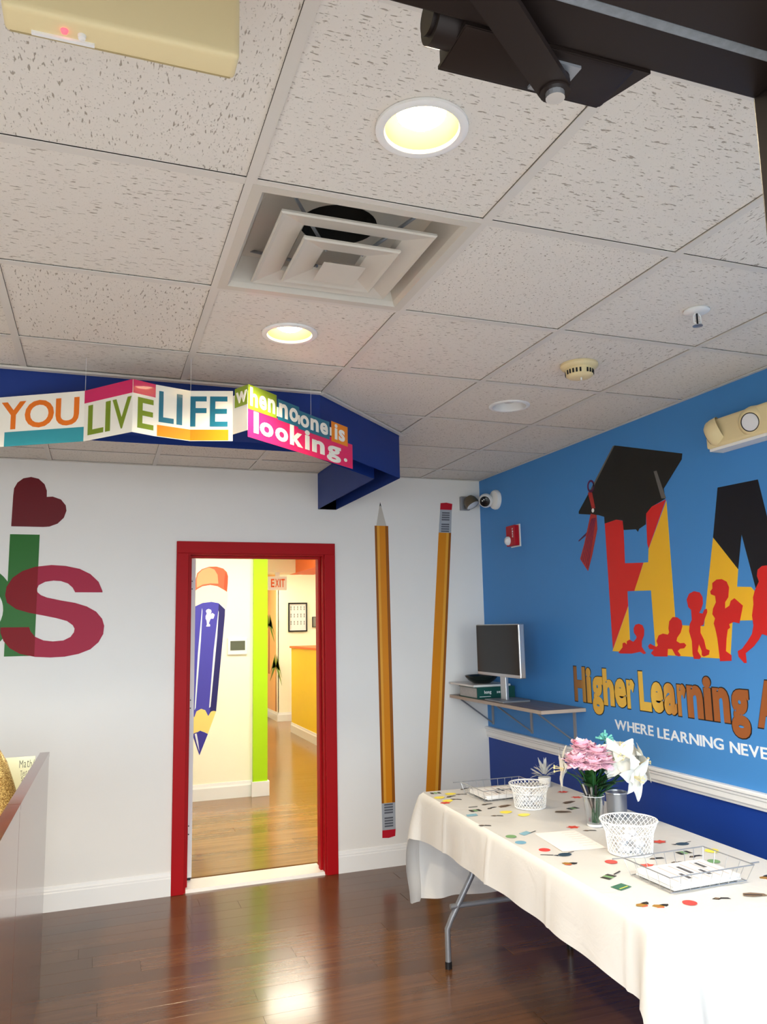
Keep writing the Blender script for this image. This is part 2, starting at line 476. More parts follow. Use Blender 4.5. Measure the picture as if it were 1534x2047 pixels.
BLUEPENCIL = {
 'eraser': [(-1.745, 1.913), (-1.737, 2.027), (-1.724, 2.086), (-1.68, 2.126), (-1.612, 2.149), (-1.543, 2.151), (-1.478, 2.132), (-1.443, 2.097), (-1.432, 2.057), (-1.434, 1.987), (-1.441, 1.907), (-1.461, 1.922), (-1.531, 1.962), (-1.6, 1.974), (-1.673, 1.962), (-1.722, 1.935)],
 'eraser_light': [(-1.727, 1.947), (-1.728, 2.027), (-1.716, 2.081), (-1.675, 2.121), (-1.612, 2.142), (-1.562, 2.122), (-1.532, 2.072), (-1.524, 1.987), (-1.6, 1.989), (-1.673, 1.977)],
 'eraser_dark': [(-1.442, 1.912), (-1.434, 1.987), (-1.436, 2.067), (-1.458, 2.097), (-1.467, 2.027), (-1.471, 1.957), (-1.461, 1.924)],
 'ferrule': [(-1.765, 1.898), (-1.743, 1.913), (-1.673, 1.962), (-1.6, 1.974), (-1.531, 1.962), (-1.441, 1.907), (-1.433, 1.882), (-1.438, 1.807), (-1.449, 1.742), (-1.47, 1.772), (-1.519, 1.803), (-1.588, 1.816), (-1.671, 1.804), (-1.734, 1.775), (-1.774, 1.746)],
 'body': [(-1.774, 1.746), (-1.734, 1.775), (-1.671, 1.804), (-1.588, 1.814), (-1.519, 1.801), (-1.458, 1.742), (-1.459, 1.683), (-1.533, 0.793), (-1.557, 0.799), (-1.579, 0.795), (-1.605, 0.754), (-1.633, 0.809), (-1.671, 0.824), (-1.713, 0.803), (-1.732, 0.75), (-1.767, 0.806)],
 'dark': [(-1.517, 1.798), (-1.458, 1.742), (-1.459, 1.683), (-1.533, 0.795), (-1.557, 0.799), (-1.577, 0.795), (-1.592, 0.78), (-1.561, 1.118)],
 'str1': [(-1.675, 1.756), (-1.671, 1.734), (-1.682, 1.448), (-1.721, 0.835), (-1.732, 0.814), (-1.707, 1.34)],
 'str2': [(-1.521, 1.732), (-1.518, 1.71), (-1.53, 1.488), (-1.585, 0.838), (-1.598, 0.828), (-1.561, 1.357)],
 'wood': [(-1.767, 0.806), (-1.732, 0.75), (-1.713, 0.803), (-1.671, 0.824), (-1.633, 0.809), (-1.605, 0.754), (-1.579, 0.795), (-1.557, 0.799), (-1.533, 0.793), (-1.606, 0.592), (-1.636, 0.611), (-1.678, 0.626), (-1.717, 0.61), (-1.745, 0.59)],
 'lead': [(-1.745, 0.59), (-1.733, 0.606), (-1.7, 0.615), (-1.678, 0.626), (-1.636, 0.608), (-1.606, 0.592), (-1.681, 0.405)],
 'leadshine': [(-1.727, 0.6), (-1.709, 0.604), (-1.694, 0.528), (-1.682, 0.44), (-1.708, 0.518)],
 'logo': [(-1.639, 1.727), (-1.629, 1.742), (-1.612, 1.747), (-1.592, 1.739), (-1.585, 1.724), (-1.592, 1.702), (-1.599, 1.69), (-1.577, 1.709), (-1.555, 1.692), (-1.567, 1.655), (-1.591, 1.655), (-1.599, 1.641), (-1.61, 1.611), (-1.598, 1.599), (-1.598, 1.582), (-1.634, 1.582), (-1.627, 1.602), (-1.63, 1.636), (-1.64, 1.656), (-1.64, 1.681), (-1.629, 1.703)],
}
MOTIFS = [(-0.702, -1.409, 'red'), (-0.908, -1.719, 'blk'), (-0.923, -1.794, 'blk'), (-0.988, -1.741, 'lin'), (-1.009, -1.806, 'bok'), (-1.059, -1.876, 'blu'), (-0.969, -1.932, 'blk'), (-0.901, -1.89, 'yel'), (-0.855, -1.966, 'yel'), (-0.851, -1.785, 'tan'), (-1.091, -2.055, 'blk'), (-0.454, -1.643, 'red'), (-0.463, -1.773, 'red'), (-0.553, -1.843, 'tan'), (-0.602, -1.951, 'bok'), (-0.675, -1.987, 'tan'), (-1.001, -2.228, 'blu'), (-0.968, -2.225, 'lin'), (-1.074, -2.246, 'grd'), (-1.082, -2.334, 'bld'), (-1.053, -2.455, 'rdd'), (-1.079, -2.511, 'lin'), (-1.018, -2.533, 'app'), (-1.06, -2.631, 'mix'), (-0.781, -2.226, 'red'), (-0.754, -2.296, 'blk'), (-0.922, -2.67, 'rdd'), (-0.61, -2.536, 'red'), (-0.556, -2.594, 'app'), (-0.521, -2.704, 'yel'), (-0.627, -2.683, 'bok'), (-0.623, -2.733, 'blk'), (-0.76, -2.699, 'blk'), (-0.605, -2.804, 'grd'), (-0.838, -2.752, 'red'), (-0.722, -2.766, 'blk'), (-1.028, -2.799, 'bok'), (-0.978, -2.776, 'lin'), (-1.051, -2.895, 'gbk'), (-1.085, -3.048, 'mix'), (-1.046, -3.078, 'mix'), (-0.955, -3.089, 'rdd'), (-0.849, -3.096, 'blk'), (-0.733, -3.109, 'tan'), (-0.577, -3.001, 'mix'), (-1.022, -1.4, 'bok'), (-1.045, -1.501, 'yel'), (-0.964, -1.45, 'yel'), (-1.038, -1.58, 'yel'), (-0.988, -1.502, 'blk'), (-0.991, -1.57, 'blk'), (-0.923, -1.481, 'blk'), (-0.854, -1.374, 'blk'), (-1.066, -1.615, 'red')]

# ================================================================== room shell
# floor of single laminate planks
fl = thing('floor', (-2.5, -2.2, 0), 'dark brown glossy laminate plank floor', kind='structure')
MB().box(-5, 0, FY, 0.0, -0.06, -0.012).build('subfloor', m_dark, fl)


def planks(root, mat, x0, x1, y0, y1, pw, pl, z0, z1, seed):
    rnd = random.Random(seed)
    cache = {}
    y = y1
    while y - pw > y0 - 1e-6:
        x = x0 - rnd.random() * pl
        while x < x1:
            a, b = max(x, x0), min(x + pl, x1)
            if b - a > 0.05:
                ln = round(b - a, 2)
                if ln not in cache:
                    o = MB().box(-ln / 2 + .0002, ln / 2 - .0002, -pw / 2 + .0002, pw / 2 - .0002, z0, z1, bev=0.0005, seg=1).build('plank', mat, origin=(0, 0, 0))
                    cache[ln] = o
                else:
                    o = cache[ln].copy(); COL.objects.link(o)
                o.parent = root
                o.location = Vector(((a + b) / 2, y - pw / 2, 0)) - ORG[root.name]
            x += pl
        y -= pw


planks(fl, m_floor, -5, 0, FY, 0.0, 0.1275, 1.22, -0.012, 0.0, 3)

wb = MB()
wb.box(-5.1, -2.085, 0, 0.18, 0, 2.75).box(-1.17, 0.12, 0, 0.18, 0, 2.75).box(-2.085, -1.17, 0, 0.18, 2.052, 2.75)
wb.build('wall_back', m_wall, label='white painted back wall with a doorway', kind='structure')
wr = thing('wall_right', (0, -2.2, 0), 'side wall painted light blue above and navy blue below', kind='structure')
MB().box(0, 0.12, FY - .16, 0, 0.80, 2.75).build('upper_wall', m_blue, wr)
MB().box(0, 0.12, FY - .16, 0, 0, 0.80).build('lower_wall', m_navy, wr)
MB().box(-5.1, -5.0, FY - .16, 0, 0, 2.75).build('wall_left', m_wall, label='white painted side wall behind the counter', kind='structure')
# front wall with the entrance and two shop windows
wf = MB()
for a in ((-5.1, -4.75, 0, 2.75), (-3.05, -3.02, 0, 2.75), (-1.88, -1.83, 0, 2.75), (-.17, .12, 0, 2.75)):
    wf.box(a[0], a[1], FY - .16, FY, a[2], a[3])
WIN = ((-4.75, -3.05, .1), (-1.83, -.17, .8))
for a in WIN:
    wf.box(a[0], a[1], FY - .16, FY, 0, a[2]).box(a[0], a[1], FY - .16, FY, 2.13, 2.75)
wf.box(-3.02, -1.88, FY - .16, FY, 2.26, 2.75)
wf.build('wall_front', m_wall, label='front wall with entrance and shop windows', kind='structure')
for i, (a, b, c) in enumerate(WIN):
    wn = thing('window_%d' % (i + 1), ((a + b) / 2, FY - .1, c), 'shop window beside the entrance', kind='structure')
    MB().box(a, b, FY - .12, FY - .06, c, c + .06).box(a, b, FY - .12, FY - .06, 2.07, 2.13).box(a, a + .05, FY - .12, FY - .06, c + .06, 2.07).box(b - .05, b, FY - .12, FY - .06, c + .06, 2.07).build('window_frame', m_bronze, wn)
    MB().box(a + .05, b - .05, FY - .092, FY - .088, c + .06, 2.07).build('pane', glass('window_glass', (.95, .97, .96), .93), wn)
MB().box(-14, 10, -18, FY - .16, -.2, -.02).build('ground', paint('pavement_concrete', (.27, .265, .255), .8, var=.1, scale=3), label='concrete pavement outside the entrance', kind='structure')


def moulding(pts, path0, path1, outn, name, mat, parent=None, **kw):
    # profile of (out, up) swept straight from path0 to path1
    outn = Vector(outn); n = len(pts)
    vs = [Vector(q) + outn * a + Vector((0, 0, b)) for q in (path0, path1) for a, b in pts]
    fs = [(i, (i + 1) % n, n + (i + 1) % n, n + i) for i in range(n)] + [tuple(range(n - 1, -1, -1)), tuple(range(n, 2 * n))]
    return MB().add(vs, fs).build(name, mat, parent, **kw)


BASE = [(0, 0), (.016, 0), (.016, .098), (.013, .103), (.013, .112), (.009, .118), (.007, .130), (.003, .134), (0, .134)]
RAIL = [(0, .774), (.012, .774), (.014, .783), (.018, .790), (.018, .812), (.022, .817), (.022, .826), (.030, .832), (.030, .841), (.024, .846), (0, .846)]
moulding(BASE, (-5, 0, 0), (-2.147, 0, 0), (0, -1, 0), 'baseboard_left', m_trimw, label='white moulded baseboard left of the red door frame', kind='structure')
moulding(BASE, (-1.110, 0, 0), (0, 0, 0), (0, -1, 0), 'baseboard_right', m_trimw, label='white moulded baseboard right of the red door frame', kind='structure')
moulding(RAIL, (0, 0, 0), (0, FY, 0), (-1, 0, 0), 'trim_1', m_trimw, label='white chair rail along the blue wall', kind='structure')
moulding(BASE, (0, -.016, 0), (0, FY, 0), (-1, 0, 0), 'baseboard_side', m_trimw, label='white baseboard below the navy wall', kind='structure')

# soffit wrapped round the reception corner
so = MB().prism([(-5, -1.795), (-1.698, -1.802), (-1.085, -1.186), (-1.095, 0), (-1.222, 0), (-1.215, -1.135), (-1.752, -1.672), (-5, -1.665)], Matrix.Identity(4), 2.345, H)
sof = so.build('wall_soffit', m_beam, label='navy blue drop soffit with a chamfered corner under the ceiling', kind='structure')
st = MB()
pp = [(-5, -1.80), (-1.700, -1.807), (-1.080, -1.188), (-1.088, 0)]
for (a, b) in zip(pp, pp[1:]):
    A, B = Vector((*a, 0)), Vector((*b, 0)); d = (B - A).normalized(); nn = Vector((d.y, -d.x, 0))
    st.hexa([A + Vector((0, 0, H - .012)), B + Vector((0, 0, H - .012)), B + nn * .02 + Vector((0, 0, H - .010)), A + nn * .02 + Vector((0, 0, H - .010)),
             A + Vector((0, 0, H - .002)), B + Vector((0, 0, H - .002)), B + nn * .02 + Vector((0, 0, H - .002)), A + nn * .02 + Vector((0, 0, H - .002))])
st.build('trim_2', m_tee, label='pale ceiling edge angle around the soffit', kind='structure')

# ------------------------------------------------------------------ suspended ceiling
GX = [-5.0] + [-2.2931 + .61 * i for i in range(-4, 4)] + [0.0]
GY = [FY] + [-3.977 + .61 * j for j in range(7)] + [0.0]
ce = thing('ceiling', (-2.5, -2.2, H), 'suspended ceiling of off-white fissured tiles in a metal grid', kind='structure')


def tile(ix, iy, mat, hole=None):
    x0, x1, y0, y1 = GX[ix], GX[ix + 1], GY[iy], GY[iy + 1]
    cx, cy = (x0 + x1) / 2, (y0 + y1) / 2
    g = .0132
    mb = MB()
    if hole is None:
        mb.box(x0 + g, x1 - g, y0 + g, y1 - g, H + .004, H + .018)
    else:
        n = 40
        sq = []
        for i in range(n):
            a = 2 * pi * i / n; k = 1 / max(abs(cos(a)), abs(sin(a)))
            sq.append((cx + cos(a) * k * ((x1 - x0) / 2 - g), cy + sin(a) * k * ((y1 - y0) / 2 - g)))
        ho = [(cx + hole * cos(2 * pi * i / n), cy + hole * sin(2 * pi * i / n)) for i in range(n)]
        vs = [(*q, z) for z in (H + .004, H + .018) for q in sq + ho]
        fs = []
        for i in range(n):
            j = (i + 1) % n
            fs += [(i, n + i, n + j, j), (2 * n + i, 2 * n + j, 3 * n + j, 3 * n + i), (i, j, 2 * n + j, 2 * n + i), (n + i, 3 * n + i, 3 * n + j, n + j)]
        mb.add(vs, fs)
    o = mb.build('ceiling_tile', mat, origin=(cx, cy, H))
    o.parent = ce
    o.location = Vector((cx, cy, H)) - ORG[ce.name]
    return o


LIT = [(-1.988, -3.672), (-1.988, -2.452), (-.768, -3.672), (-3.208, -2.452), (-3.208, -3.672)]
UNLIT = [(-.768, -1.842)]
VENT = (-1.988, -3.062)
for ix in range(len(GX) - 1):
    for iy in range(len(GY) - 1):
        cx, cy = (GX[ix] + GX[ix + 1]) / 2, (GY[iy] + GY[iy + 1]) / 2
        if abs(cx - VENT[0]) < .05 and abs(cy - VENT[1]) < .05: continue
        k = (ix * 7 + iy * 5) % 11
        mat = m_tile_x if k < 7 else (m_tile_d if k < 9 else m_tile_y)
        if (ix, iy) == (4, 1): mat = m_tile_y       # the tile beside the exit sign lies turned
        if (ix, iy) == (6, 2): mat = m_tile_d
        if ix in (5, 6) and iy == 1: mat = m_tile_x
        if (ix, iy) == (4, 2) or (ix, iy) == (5, 3): mat = m_tile_x
        hole = .088 if any(abs(cx - q[0]) < .05 and abs(cy - q[1]) < .05 for q in LIT + UNLIT) else None
        tile(ix, iy, mat, hole)
tw = .0125
for x in GX[1:-1]:
    MB().box(x - tw, x + tw, FY, 0, H - .001, H + .002).box(x - .001, x + .001, FY, 0, H + .002, H + .03).build('tee_bar', m_tee, ce)
for y in GY[1:-1]:
    for a, b in zip(GX, GX[1:]):
        x0 = a + (tw if a != GX[0] else 0); x1 = b - (tw if b != 0 else 0)
        MB().box(x0, x1, y - tw, y + tw, H - .0005, H + .002).build('cross_tee', m_tee, ce)
MB().box(-.02, 0, FY, 0, H - .002, H + .001).build('wall_angle', m_tee, ce)
MB().box(-5, -.02, -.02, 0, H - .002, H + .001).build('wall_angle', m_tee, ce)
MB().box(-5, 0, FY, FY + .02, H - .002, H + .001).build('wall_angle', m_tee, ce)
MB().box(-5.1, .12, FY - .16, .18, 2.75, 2.85).build('roof', m_dark, label='roof slab above the hung ceiling', kind='structure')

# ------------------------------------------------------------------ doorway in the back wall
d1 = thing('door_1', (-1.63, 0, 0), 'doorway with a red casing and an open white door', kind='structure')
MB().box(-2.146, -2.072, -.02, 0, 0, 2.036, bev=.003).build('casing_board', m_red, d1)
MB().box(-1.186, -1.1115, -.02, 0, 0, 2.036, bev=.003).build('casing_board', m_red, d1)
MB().box(-2.146, -1.1115, -.02, 0, 2.036, 2.111, bev=.003).build('casing_board', m_red, d1)
MB().box(-1.195, -1.17, 0, .18, 0, 2.052).box(-2.085, -2.06, 0, .18, 0, 2.052).box(-2.06, -1.195, 0, .18, 2.027, 2.052).build('jamb', m_red, d1)
MB().box(-1.21, -1.195, .055, .10, 0, 2.027, bev=.002).box(-2.06, -2.045, .055, .10, 0, 2.027, bev=.002).box(-2.045, -1.21, .055, .10, 2.012, 2.027, bev=.002).build('door_stop', m_red, d1)
m_marble = paint('threshold_marble', (.84, .82, .78), .25, var=.04, scale=9)
MB().add([(-2.06, -.004, 0), (-1.195, -.004, 0), (-1.195, .225, 0), (-2.06, .225, 0), (-2.06, .012, .016), (-1.195, .012, .016), (-1.195, .21, .016), (-2.06, .21, .016)],
         [(3, 2, 1, 0), (4, 5, 6, 7), (0, 1, 5, 4), (1, 2, 6, 5), (2, 3, 7, 6), (3, 0, 4, 7)]).build('threshold', m_marble, d1)
leaf = MB().box(-2.052, -2.004, .19, 1.08, .03, 2.02, bev=.002).build('door_leaf', m_trimw, d1)
for z in (.25, 1.02, 1.78):
    hg = MB().box(-2.048, -2.018, .184, .190, z, z + .105, bev=.002).cyl((-2.052, .184, z), (-2.052, .184, z + .105), .006).build('hinge', m_trimw, leaf)
for z in (.25, 1.02, 1.78):
    sc = MB()
    for k in range(4): sc.cyl((-2.040 + .013 * (k % 2), .184, z + .015 + k * .025), (-2.040 + .013 * (k % 2), .1825, z + .015 + k * .025), .004, n=8)
    sc.build('hinge_screws', m_black, leaf)
MB().box(-2.046, -2.01, .192, .24, .016, .03).build('door_bottom_seal', m_black, leaf)

# ------------------------------------------------------------------ rooms beyond the doorway
m_hall = paint('hall_paint_cream', srgb(252, 247, 220), .5, var=.01)
m_lime = paint('column_paint_lime', srgb(176, 222, 18), .45, var=.02)
m_yel = paint('counter_paint_yellow', srgb(250, 214, 24), .45, var=.02)
m_ora = paint('paint_orange', srgb(242, 120, 52), .5, var=.03)
m_peach = paint('paint_peach', srgb(248, 190, 122), .5, var=.05, scale=3)
fh = thing('floor_hall', (-1, 4, 0), 'light oak plank floor beyond the doorway', kind='structure')
MB().box(-3.6, 2.6, .18, 9.7, -.06, -.006).build('subfloor', m_oak, fh)
planks(fh, m_oak, -2.75, .9, .225, 9.6, .1275, 1.9, -.006, 0.0, 5)
MB().box(-3.6, -1.19, 2.548, 2.70, 0, 2.75).build('wall_hall', m_hall, label='cream wall with a painted pencil beyond the doorway', kind='structure')
MB().box(-1.19, -1.054, 2.505, 2.86, 0, 2.75).build('wall_column', m_lime, label='lime green wall end beyond the doorway', kind='structure')
HB = [(0, 0), (.016, 0), (.016, .105), (.010, .12), (.006, .145), (0, .145)]
moulding(HB, (-3.6, 2.548, 0), (-1.19, 2.548, 0), (0, -1, 0), 'baseboard_hall', m_trimw, label='white baseboard under the painted pencil', kind='structure')
bc = MB()
bc.box(-1.206, -1.038, 2.489, 2.505, 0, .135, bev=.003).box(-1.054, -1.038, 2.505, 2.86, 0, .135, bev=.003)
bc.build('baseboard_column', m_trimw, label='white baseboard around the lime green column', kind='structure')
MB().box(.286, 2.6, 8.2, 8.35, 0, 2.75).build('wall_far', m_hall, label='far cream wall carrying a framed chart', kind='structure')
MB().box(.288, .44, 8.35, 9.7, 0, 2.75).box(.2862, .30, 8.2, 8.36, 0, 2.75).build('wall_palm', m_peach, label='far peach wall painted with palm trees', kind='structure')
moulding(HB, (.286, 8.2, 0), (2.6, 8.2, 0), (0, -1, 0), 'baseboard_far', m_trimw, label='white baseboard of the far cream wall', kind='structure')
moulding(HB, (.286, 9.7, 0), (.286, 8.184, 0), (-1, 0, 0), 'baseboard_palm', m_trimw, label='white baseboard of the far palm wall', kind='structure')
MB().box(-3.7, 2.7, 9.7, 9.85, 0, 2.75).box(-3.75, -3.6, .18, 9.7, 0, 2.75).box(2.6, 2.75, .18, 9.7, 0, 2.75).box(-1.2, -1.054, 2.86, 9.7, 0, 2.75).build('wall_outer', m_hall, label='outer cream walls of the rooms beyond', kind='structure')
MB().box(.12, 2.6, .0, .18, 0, 2.75).box(-3.7, -5.1, 0, .18, 0, .01).build('wall_hall_front', m_hall, label='cream wall around the doorway on its far side', kind='structure')
MB().box(-3.7, 2.7, .18, 9.85, 2.62, 2.75).build('ceiling_hall', m_trimw, label='white ceiling of the rooms beyond', kind='structure')
MB().box(-1.054, .115, 6.2, 6.62, 2.35, 2.62).build('wall_bulkhead', m_hall, label='cream bulkhead across the far corridor', kind='structure')
MB().box(.115, .5, 3.2, 6.62, 2.35, 2.62).build('wall_counter_soffit', m_ora, label='orange soffit above the yellow counter', kind='structure')

cn = thing('reception_counter', (.3, 5.2, 0), 'tall yellow reception counter with an orange top beyond the doorway', 'counter')
MB().box(.19, .32, 3.2, 6.8, 0, 1.245).build('front_panel', m_yel, cn)
MB().box(.165, .62, 3.17, 6.83, 1.245, 1.275, bev=.005).build('countertop', m_ora, cn)
moulding(HB, (.19, 6.8, 0), (.19, 3.2, 0), (-1, 0, 0), 'baseboard', m_trimw, cn)

# hall lights: ceiling panels, out of the camera's sight above the doorway
m_panel = glow('hall_panel_light', (1.0, .95, .78), 18.0)
for k, (x, y) in enumerate(((-1.75, 1.35), (-.45, 1.35), (-.45, 4.2), (-.45, 7.6), (1.3, 6.6))):
    t = thing('panel_light', (x, y, 2.59), 'square ceiling panel light in the rooms beyond', 'lamp', 'hall panel lights')
    MB().box(x - .32, x + .32, y - .32, y + .32, 2.605, 2.62).build('frame', m_trimw, t)
    MB().box(x - .29, x + .29, y - .29, y + .29, 2.597, 2.605).build('diffuser', m_panel, t)

# painted pencil on the hall wall
bp = thing('pencil_mural', (-1.6, 2.548, .41), 'large blue pencil with orange eraser painted on the hall wall', 'wall painting')
BPM = {'eraser': srgb(222, 104, 70), 'eraser_light': srgb(250, 168, 120), 'eraser_dark': srgb(226, 84, 50), 'ferrule': srgb(236, 234, 206), 'body': srgb(74, 70, 172),
       'dark': srgb(40, 36, 100), 'str1': srgb(222, 236, 240), 'str2': srgb(232, 236, 240), 'wood': srgb(240, 214, 124), 'lead': srgb(60, 54, 150), 'leadshine': srgb(225, 228, 238), 'logo': srgb(238, 240, 244)}
BPN = {'eraser': 'eraser', 'eraser_light': 'eraser_highlight', 'eraser_dark': 'eraser_shade', 'ferrule': 'ferrule', 'body': 'shaft', 'dark': 'shaft_side', 'str1': 'stripe', 'str2': 'stripe', 'wood': 'wooden_tip', 'lead': 'lead_point', 'leadshine': 'lead_highlight', 'logo': 'child_emblem'}
for k, pts in BLUEPENCIL.items():
    lift = .001 if k in ('eraser', 'ferrule', 'body', 'wood') else (.003 if k in ('str1', 'str2', 'leadshine', 'logo') else .002)
    shape(pts, FP, 0, lift, BPN[k], paint('mural_' + k, BPM[k], .5, var=.01), bp)
tm = thing('thermostat', (-1.338, 2.548, 1.31), 'white wall thermostat panel with a dark screen beside the pencil painting', 'thermostat')
MB().box(-1.432, -1.245, 2.528, 2.548, 1.312, 1.468, bev=.006).build('housing', m_white, tm)
MB().box(-1.408, -1.268, 2.526, 2.529, 1.352, 1.44).build('screen', paint('lcd_grey', srgb(92, 96, 80), .2), tm)

pf = thing('picture_frame', (.628, 8.2, 1.48), 'black framed chart of small figures on the far wall', 'picture')
MB().box(.462, .482, 8.17, 8.2, 1.48, 1.975).box(.774, .794, 8.17, 8.2, 1.48, 1.975).box(.482, .774, 8.17, 8.2, 1.48, 1.502).box(.482, .774, 8.17, 8.2, 1.953, 1.975).build('frame', m_black, pf)
MB().box(.48, .776, 8.185, 8.198, 1.50, 1.955).build('chart_sheet', m_white, pf)
ch = MB()
for r in range(3):
    for c in range(5):
        x, z = .51 + c * .058, 1.90 - r * .125
        ch.box(x - .006, x + .006, 8.183, 8.186, z - .012, z + .012).box(x - .010, x + .010, 8.183, 8.186, z - .05, z - .042).box(x - .004, x + .004, 8.183, 8.186, z - .04, z - .016)
ch.build('chart_print', paint('chart_ink', (.12, .12, .10), .6), pf, kind='stuff')
gb = thing('wall_monitor', (.97, 8.2, 1.55), 'small grey screen with a black border on the far wall beside the chart', 'screen')
MB().box(.885, 1.17, 8.16, 8.2, 1.55, 1.73, bev=.004).build('housing', m_black, gb)
MB().box(.895, 1.16, 8.156, 8.161, 1.56, 1.72).build('screen', paint('grey_screen', srgb(140, 138, 130), .3), gb)
ex = thing('exit_sign', (-.17, 6.13, 2.09), 'small white sign with orange EXIT letters under the far bulkhead', 'exit sign')
MB().box(-.31, -.035, 6.12, 6.17, 2.095, 2.29, bev=.006).build('housing', m_white, ex)
MB().box(-.20, -.14, 6.13, 6.16, 2.29, 2.35).build('canopy', m_white, ex)
MB().box(-.19, -.15, 6.165, 6.2, 2.20, 2.26).build('wall_arm', m_white, ex)
m_exit = paint('exit_letter_orange', srgb(226, 104, 44), .5)
FE = frame((0, 6.12, 0), (1, 0, 0), (0, 0, 1))
for c, a in zip('EXIT', ((-.268, -.218), (-.206, -.152), (-.142, -.128), (-.118, -.066))):
    letter(c, FE, a[0], a[1], 2.135, 2.255, 0, .003, m_exit, ex, .02)
pa = thing('palm_mural', (.286, 8.6, .15), 'palm trees painted on the far peach wall', 'wall painting')
FPW = frame((.286, 0, 0), (0, -1, 0), (0, 0, 1))
m_pg = paint('palm_green', srgb(110, 140, 40), .6); m_pt = paint('palm_trunk_brown', srgb(172, 106, 48), .6)
for (cy, z0, z1) in ((8.36, .15, .90), (8.95, .75, 1.6)):
    shape([(-cy - .05, z0), (-cy + .05, z0), (-cy + .03, z1), (-cy - .02, z1)], FPW, 0, .002, 'palm_trunk', m_pt, pa)
    for k in range(7):
        a = radians(-20 + k * 36); L = .34
        p0 = Vector((-cy, z1)); p1 = p0 + Vector((cos(a), sin(a))) * L * .6; p2 = p1 + Vector((cos(a) * .3, -.22)) * 1.0
        nrm = Vector((-sin(a), cos(a))) * .045
        shape([tuple(p0), tuple(p1 - nrm), tuple(p2), tuple(p1 + nrm)], FPW, .002, .004, 'palm_frond', m_pg, pa)
# ================================================================== ceiling fittings
m_bulb = glow('warm_bulb', (1.0, .84, .46), 13.0)
m_refl = paint('reflector_painted_glow', (.56, .40, .10), .4, var=.01)  # warm lamp glow put into the reflector colour of the lit downlights


def downlight(x, y, lit, label, power=58):
    t = thing('recessed_downlight', (x, y, H), label, 'lamp', 'recessed ceiling downlights')
    M = Matrix.Translation((x, y, H))
    MB().lathe([(.078, .004), (.080, -.004), (.090, -.006), (.098, -.003), (.0985, .003), (.088, .003)], M, 40).build('trim_ring', m_trimw, t, smooth=40)
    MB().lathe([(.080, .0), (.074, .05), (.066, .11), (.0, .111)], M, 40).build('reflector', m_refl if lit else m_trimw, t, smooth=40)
    if lit:
        MB().lathe([(0, .014), (.034, .018), (.052, .032), (.056, .056), (.050, .082), (.03, .105), (.028, .111)], M, 24).build('bulb', m_bulb, t, smooth=60)
        d = bpy.data.lights.new('lamp_light', 'SPOT'); d.energy = power; d.color = (1, .84, .60); d.spot_size = radians(135); d.spot_blend = .6; d.shadow_soft_size = .045
        o = bpy.data.objects.new('lamp_light', d); COL.objects.link(o); o.parent = t; o.location = (0, 0, .012)
    else:
        MB().lathe([(0, .018), (.030, .022), (.048, .036), (.052, .062), (.04, .09), (.028, .111)], M, 24).build('bulb', paint('frosted_bulb', (.5, .49, .47), .3), t, smooth=60)
    return t


downlight(*LIT[0], True, 'lit recessed downlight beside the air vent, towards the entrance')
downlight(*LIT[1], True, 'lit recessed downlight between the air vent and the soffit')
downlight(*LIT[2], True, 'lit recessed downlight beside the sprinkler towards the entrance', 48)
downlight(*LIT[3], True, 'lit recessed downlight over the reception desk', 125)
downlight(*LIT[4], True, 'lit recessed downlight beside the hanging sign box', 60)
downlight(*UNLIT[0], False, 'unlit recessed downlight beyond the smoke detector')

# air diffuser
vx, vy = VENT
dv = thing('air_diffuser', (vx, vy, H), 'square stepped white air diffuser set in the ceiling grid', 'air vent')
m_vent = paint('vent_enamel', (.62, .575, .50), .4, var=.03)


def sqring(mb, rings):   # successive squares (half size, z) joined by faces
    vs = []
    for h, z in rings:
        vs += [(vx - h, vy - h, z), (vx + h, vy - h, z), (vx + h, vy + h, z), (vx - h, vy + h, z)]
    fs = []
    for j in range(len(rings) - 1):
        for i in range(4):
            k = (i + 1) % 4
            fs.append((j * 4 + i, j * 4 + k, j * 4 + 4 + k, j * 4 + 4 + i))
    mb.add(vs, fs)
    return mb


mb = sqring(MB(), [(.299, H + .004), (.299, H - .0015), (.272, H - .0015), (.262, H + .012), (.235, H + .085), (.112, H + .10)])
mb.build('backpan', m_vent, dv)
M = Matrix.Translation((vx, vy, H))
MB().lathe([(.110, .098), (.108, .22), (0, .221)], M, 32).build('duct_collar', m_dark, dv)
MB().lathe([(.160, .0985), (.110, .099)], M, 32).build('collar_plate', m_vent, dv)
for h, z, nm in ((.208, -.010, 'outer_cone'), (.132, -.030, 'middle_cone')):
    q = sqring(MB(), [(h, H + z), (h + .004, H + z + .004), (h + .003, H + z + .010), (h - .008, H + z + .010), (h - .066, H + z + .022), (h - .074, H + z + .030), (h - .078, H + z + .028), (h - .070, H + z + .016), (h - .010, H + z + .0035), (h, H + z)])
    q.build(nm, m_vent, dv)
MB().add(*(lambda h, z: ([(vx - h, vy - h, z), (vx + h, vy - h, z), (vx + h, vy + h, z), (vx - h, vy + h, z), (vx - h * .55, vy - h * .55, z + .018), (vx + h * .55, vy - h * .55, z + .018), (vx + h * .55, vy + h * .55, z + .018), (vx - h * .55, vy + h * .55, z + .018)],
         [(3, 2, 1, 0), (4, 5, 6, 7), (0, 1, 5, 4), (1, 2, 6, 5), (2, 3, 7, 6), (3, 0, 4, 7)]))(.060, H - .048)).build('centre_plate', m_vent, dv)
for sx in (-1, 1):
    for sy in (-1, 1):
        MB().cyl((vx + sx * .225, vy + sy * .225, H + .10), (vx + sx * .05, vy + sy * .05, H - .008), .005, n=8).build('hanger_rod', m_grey, dv)

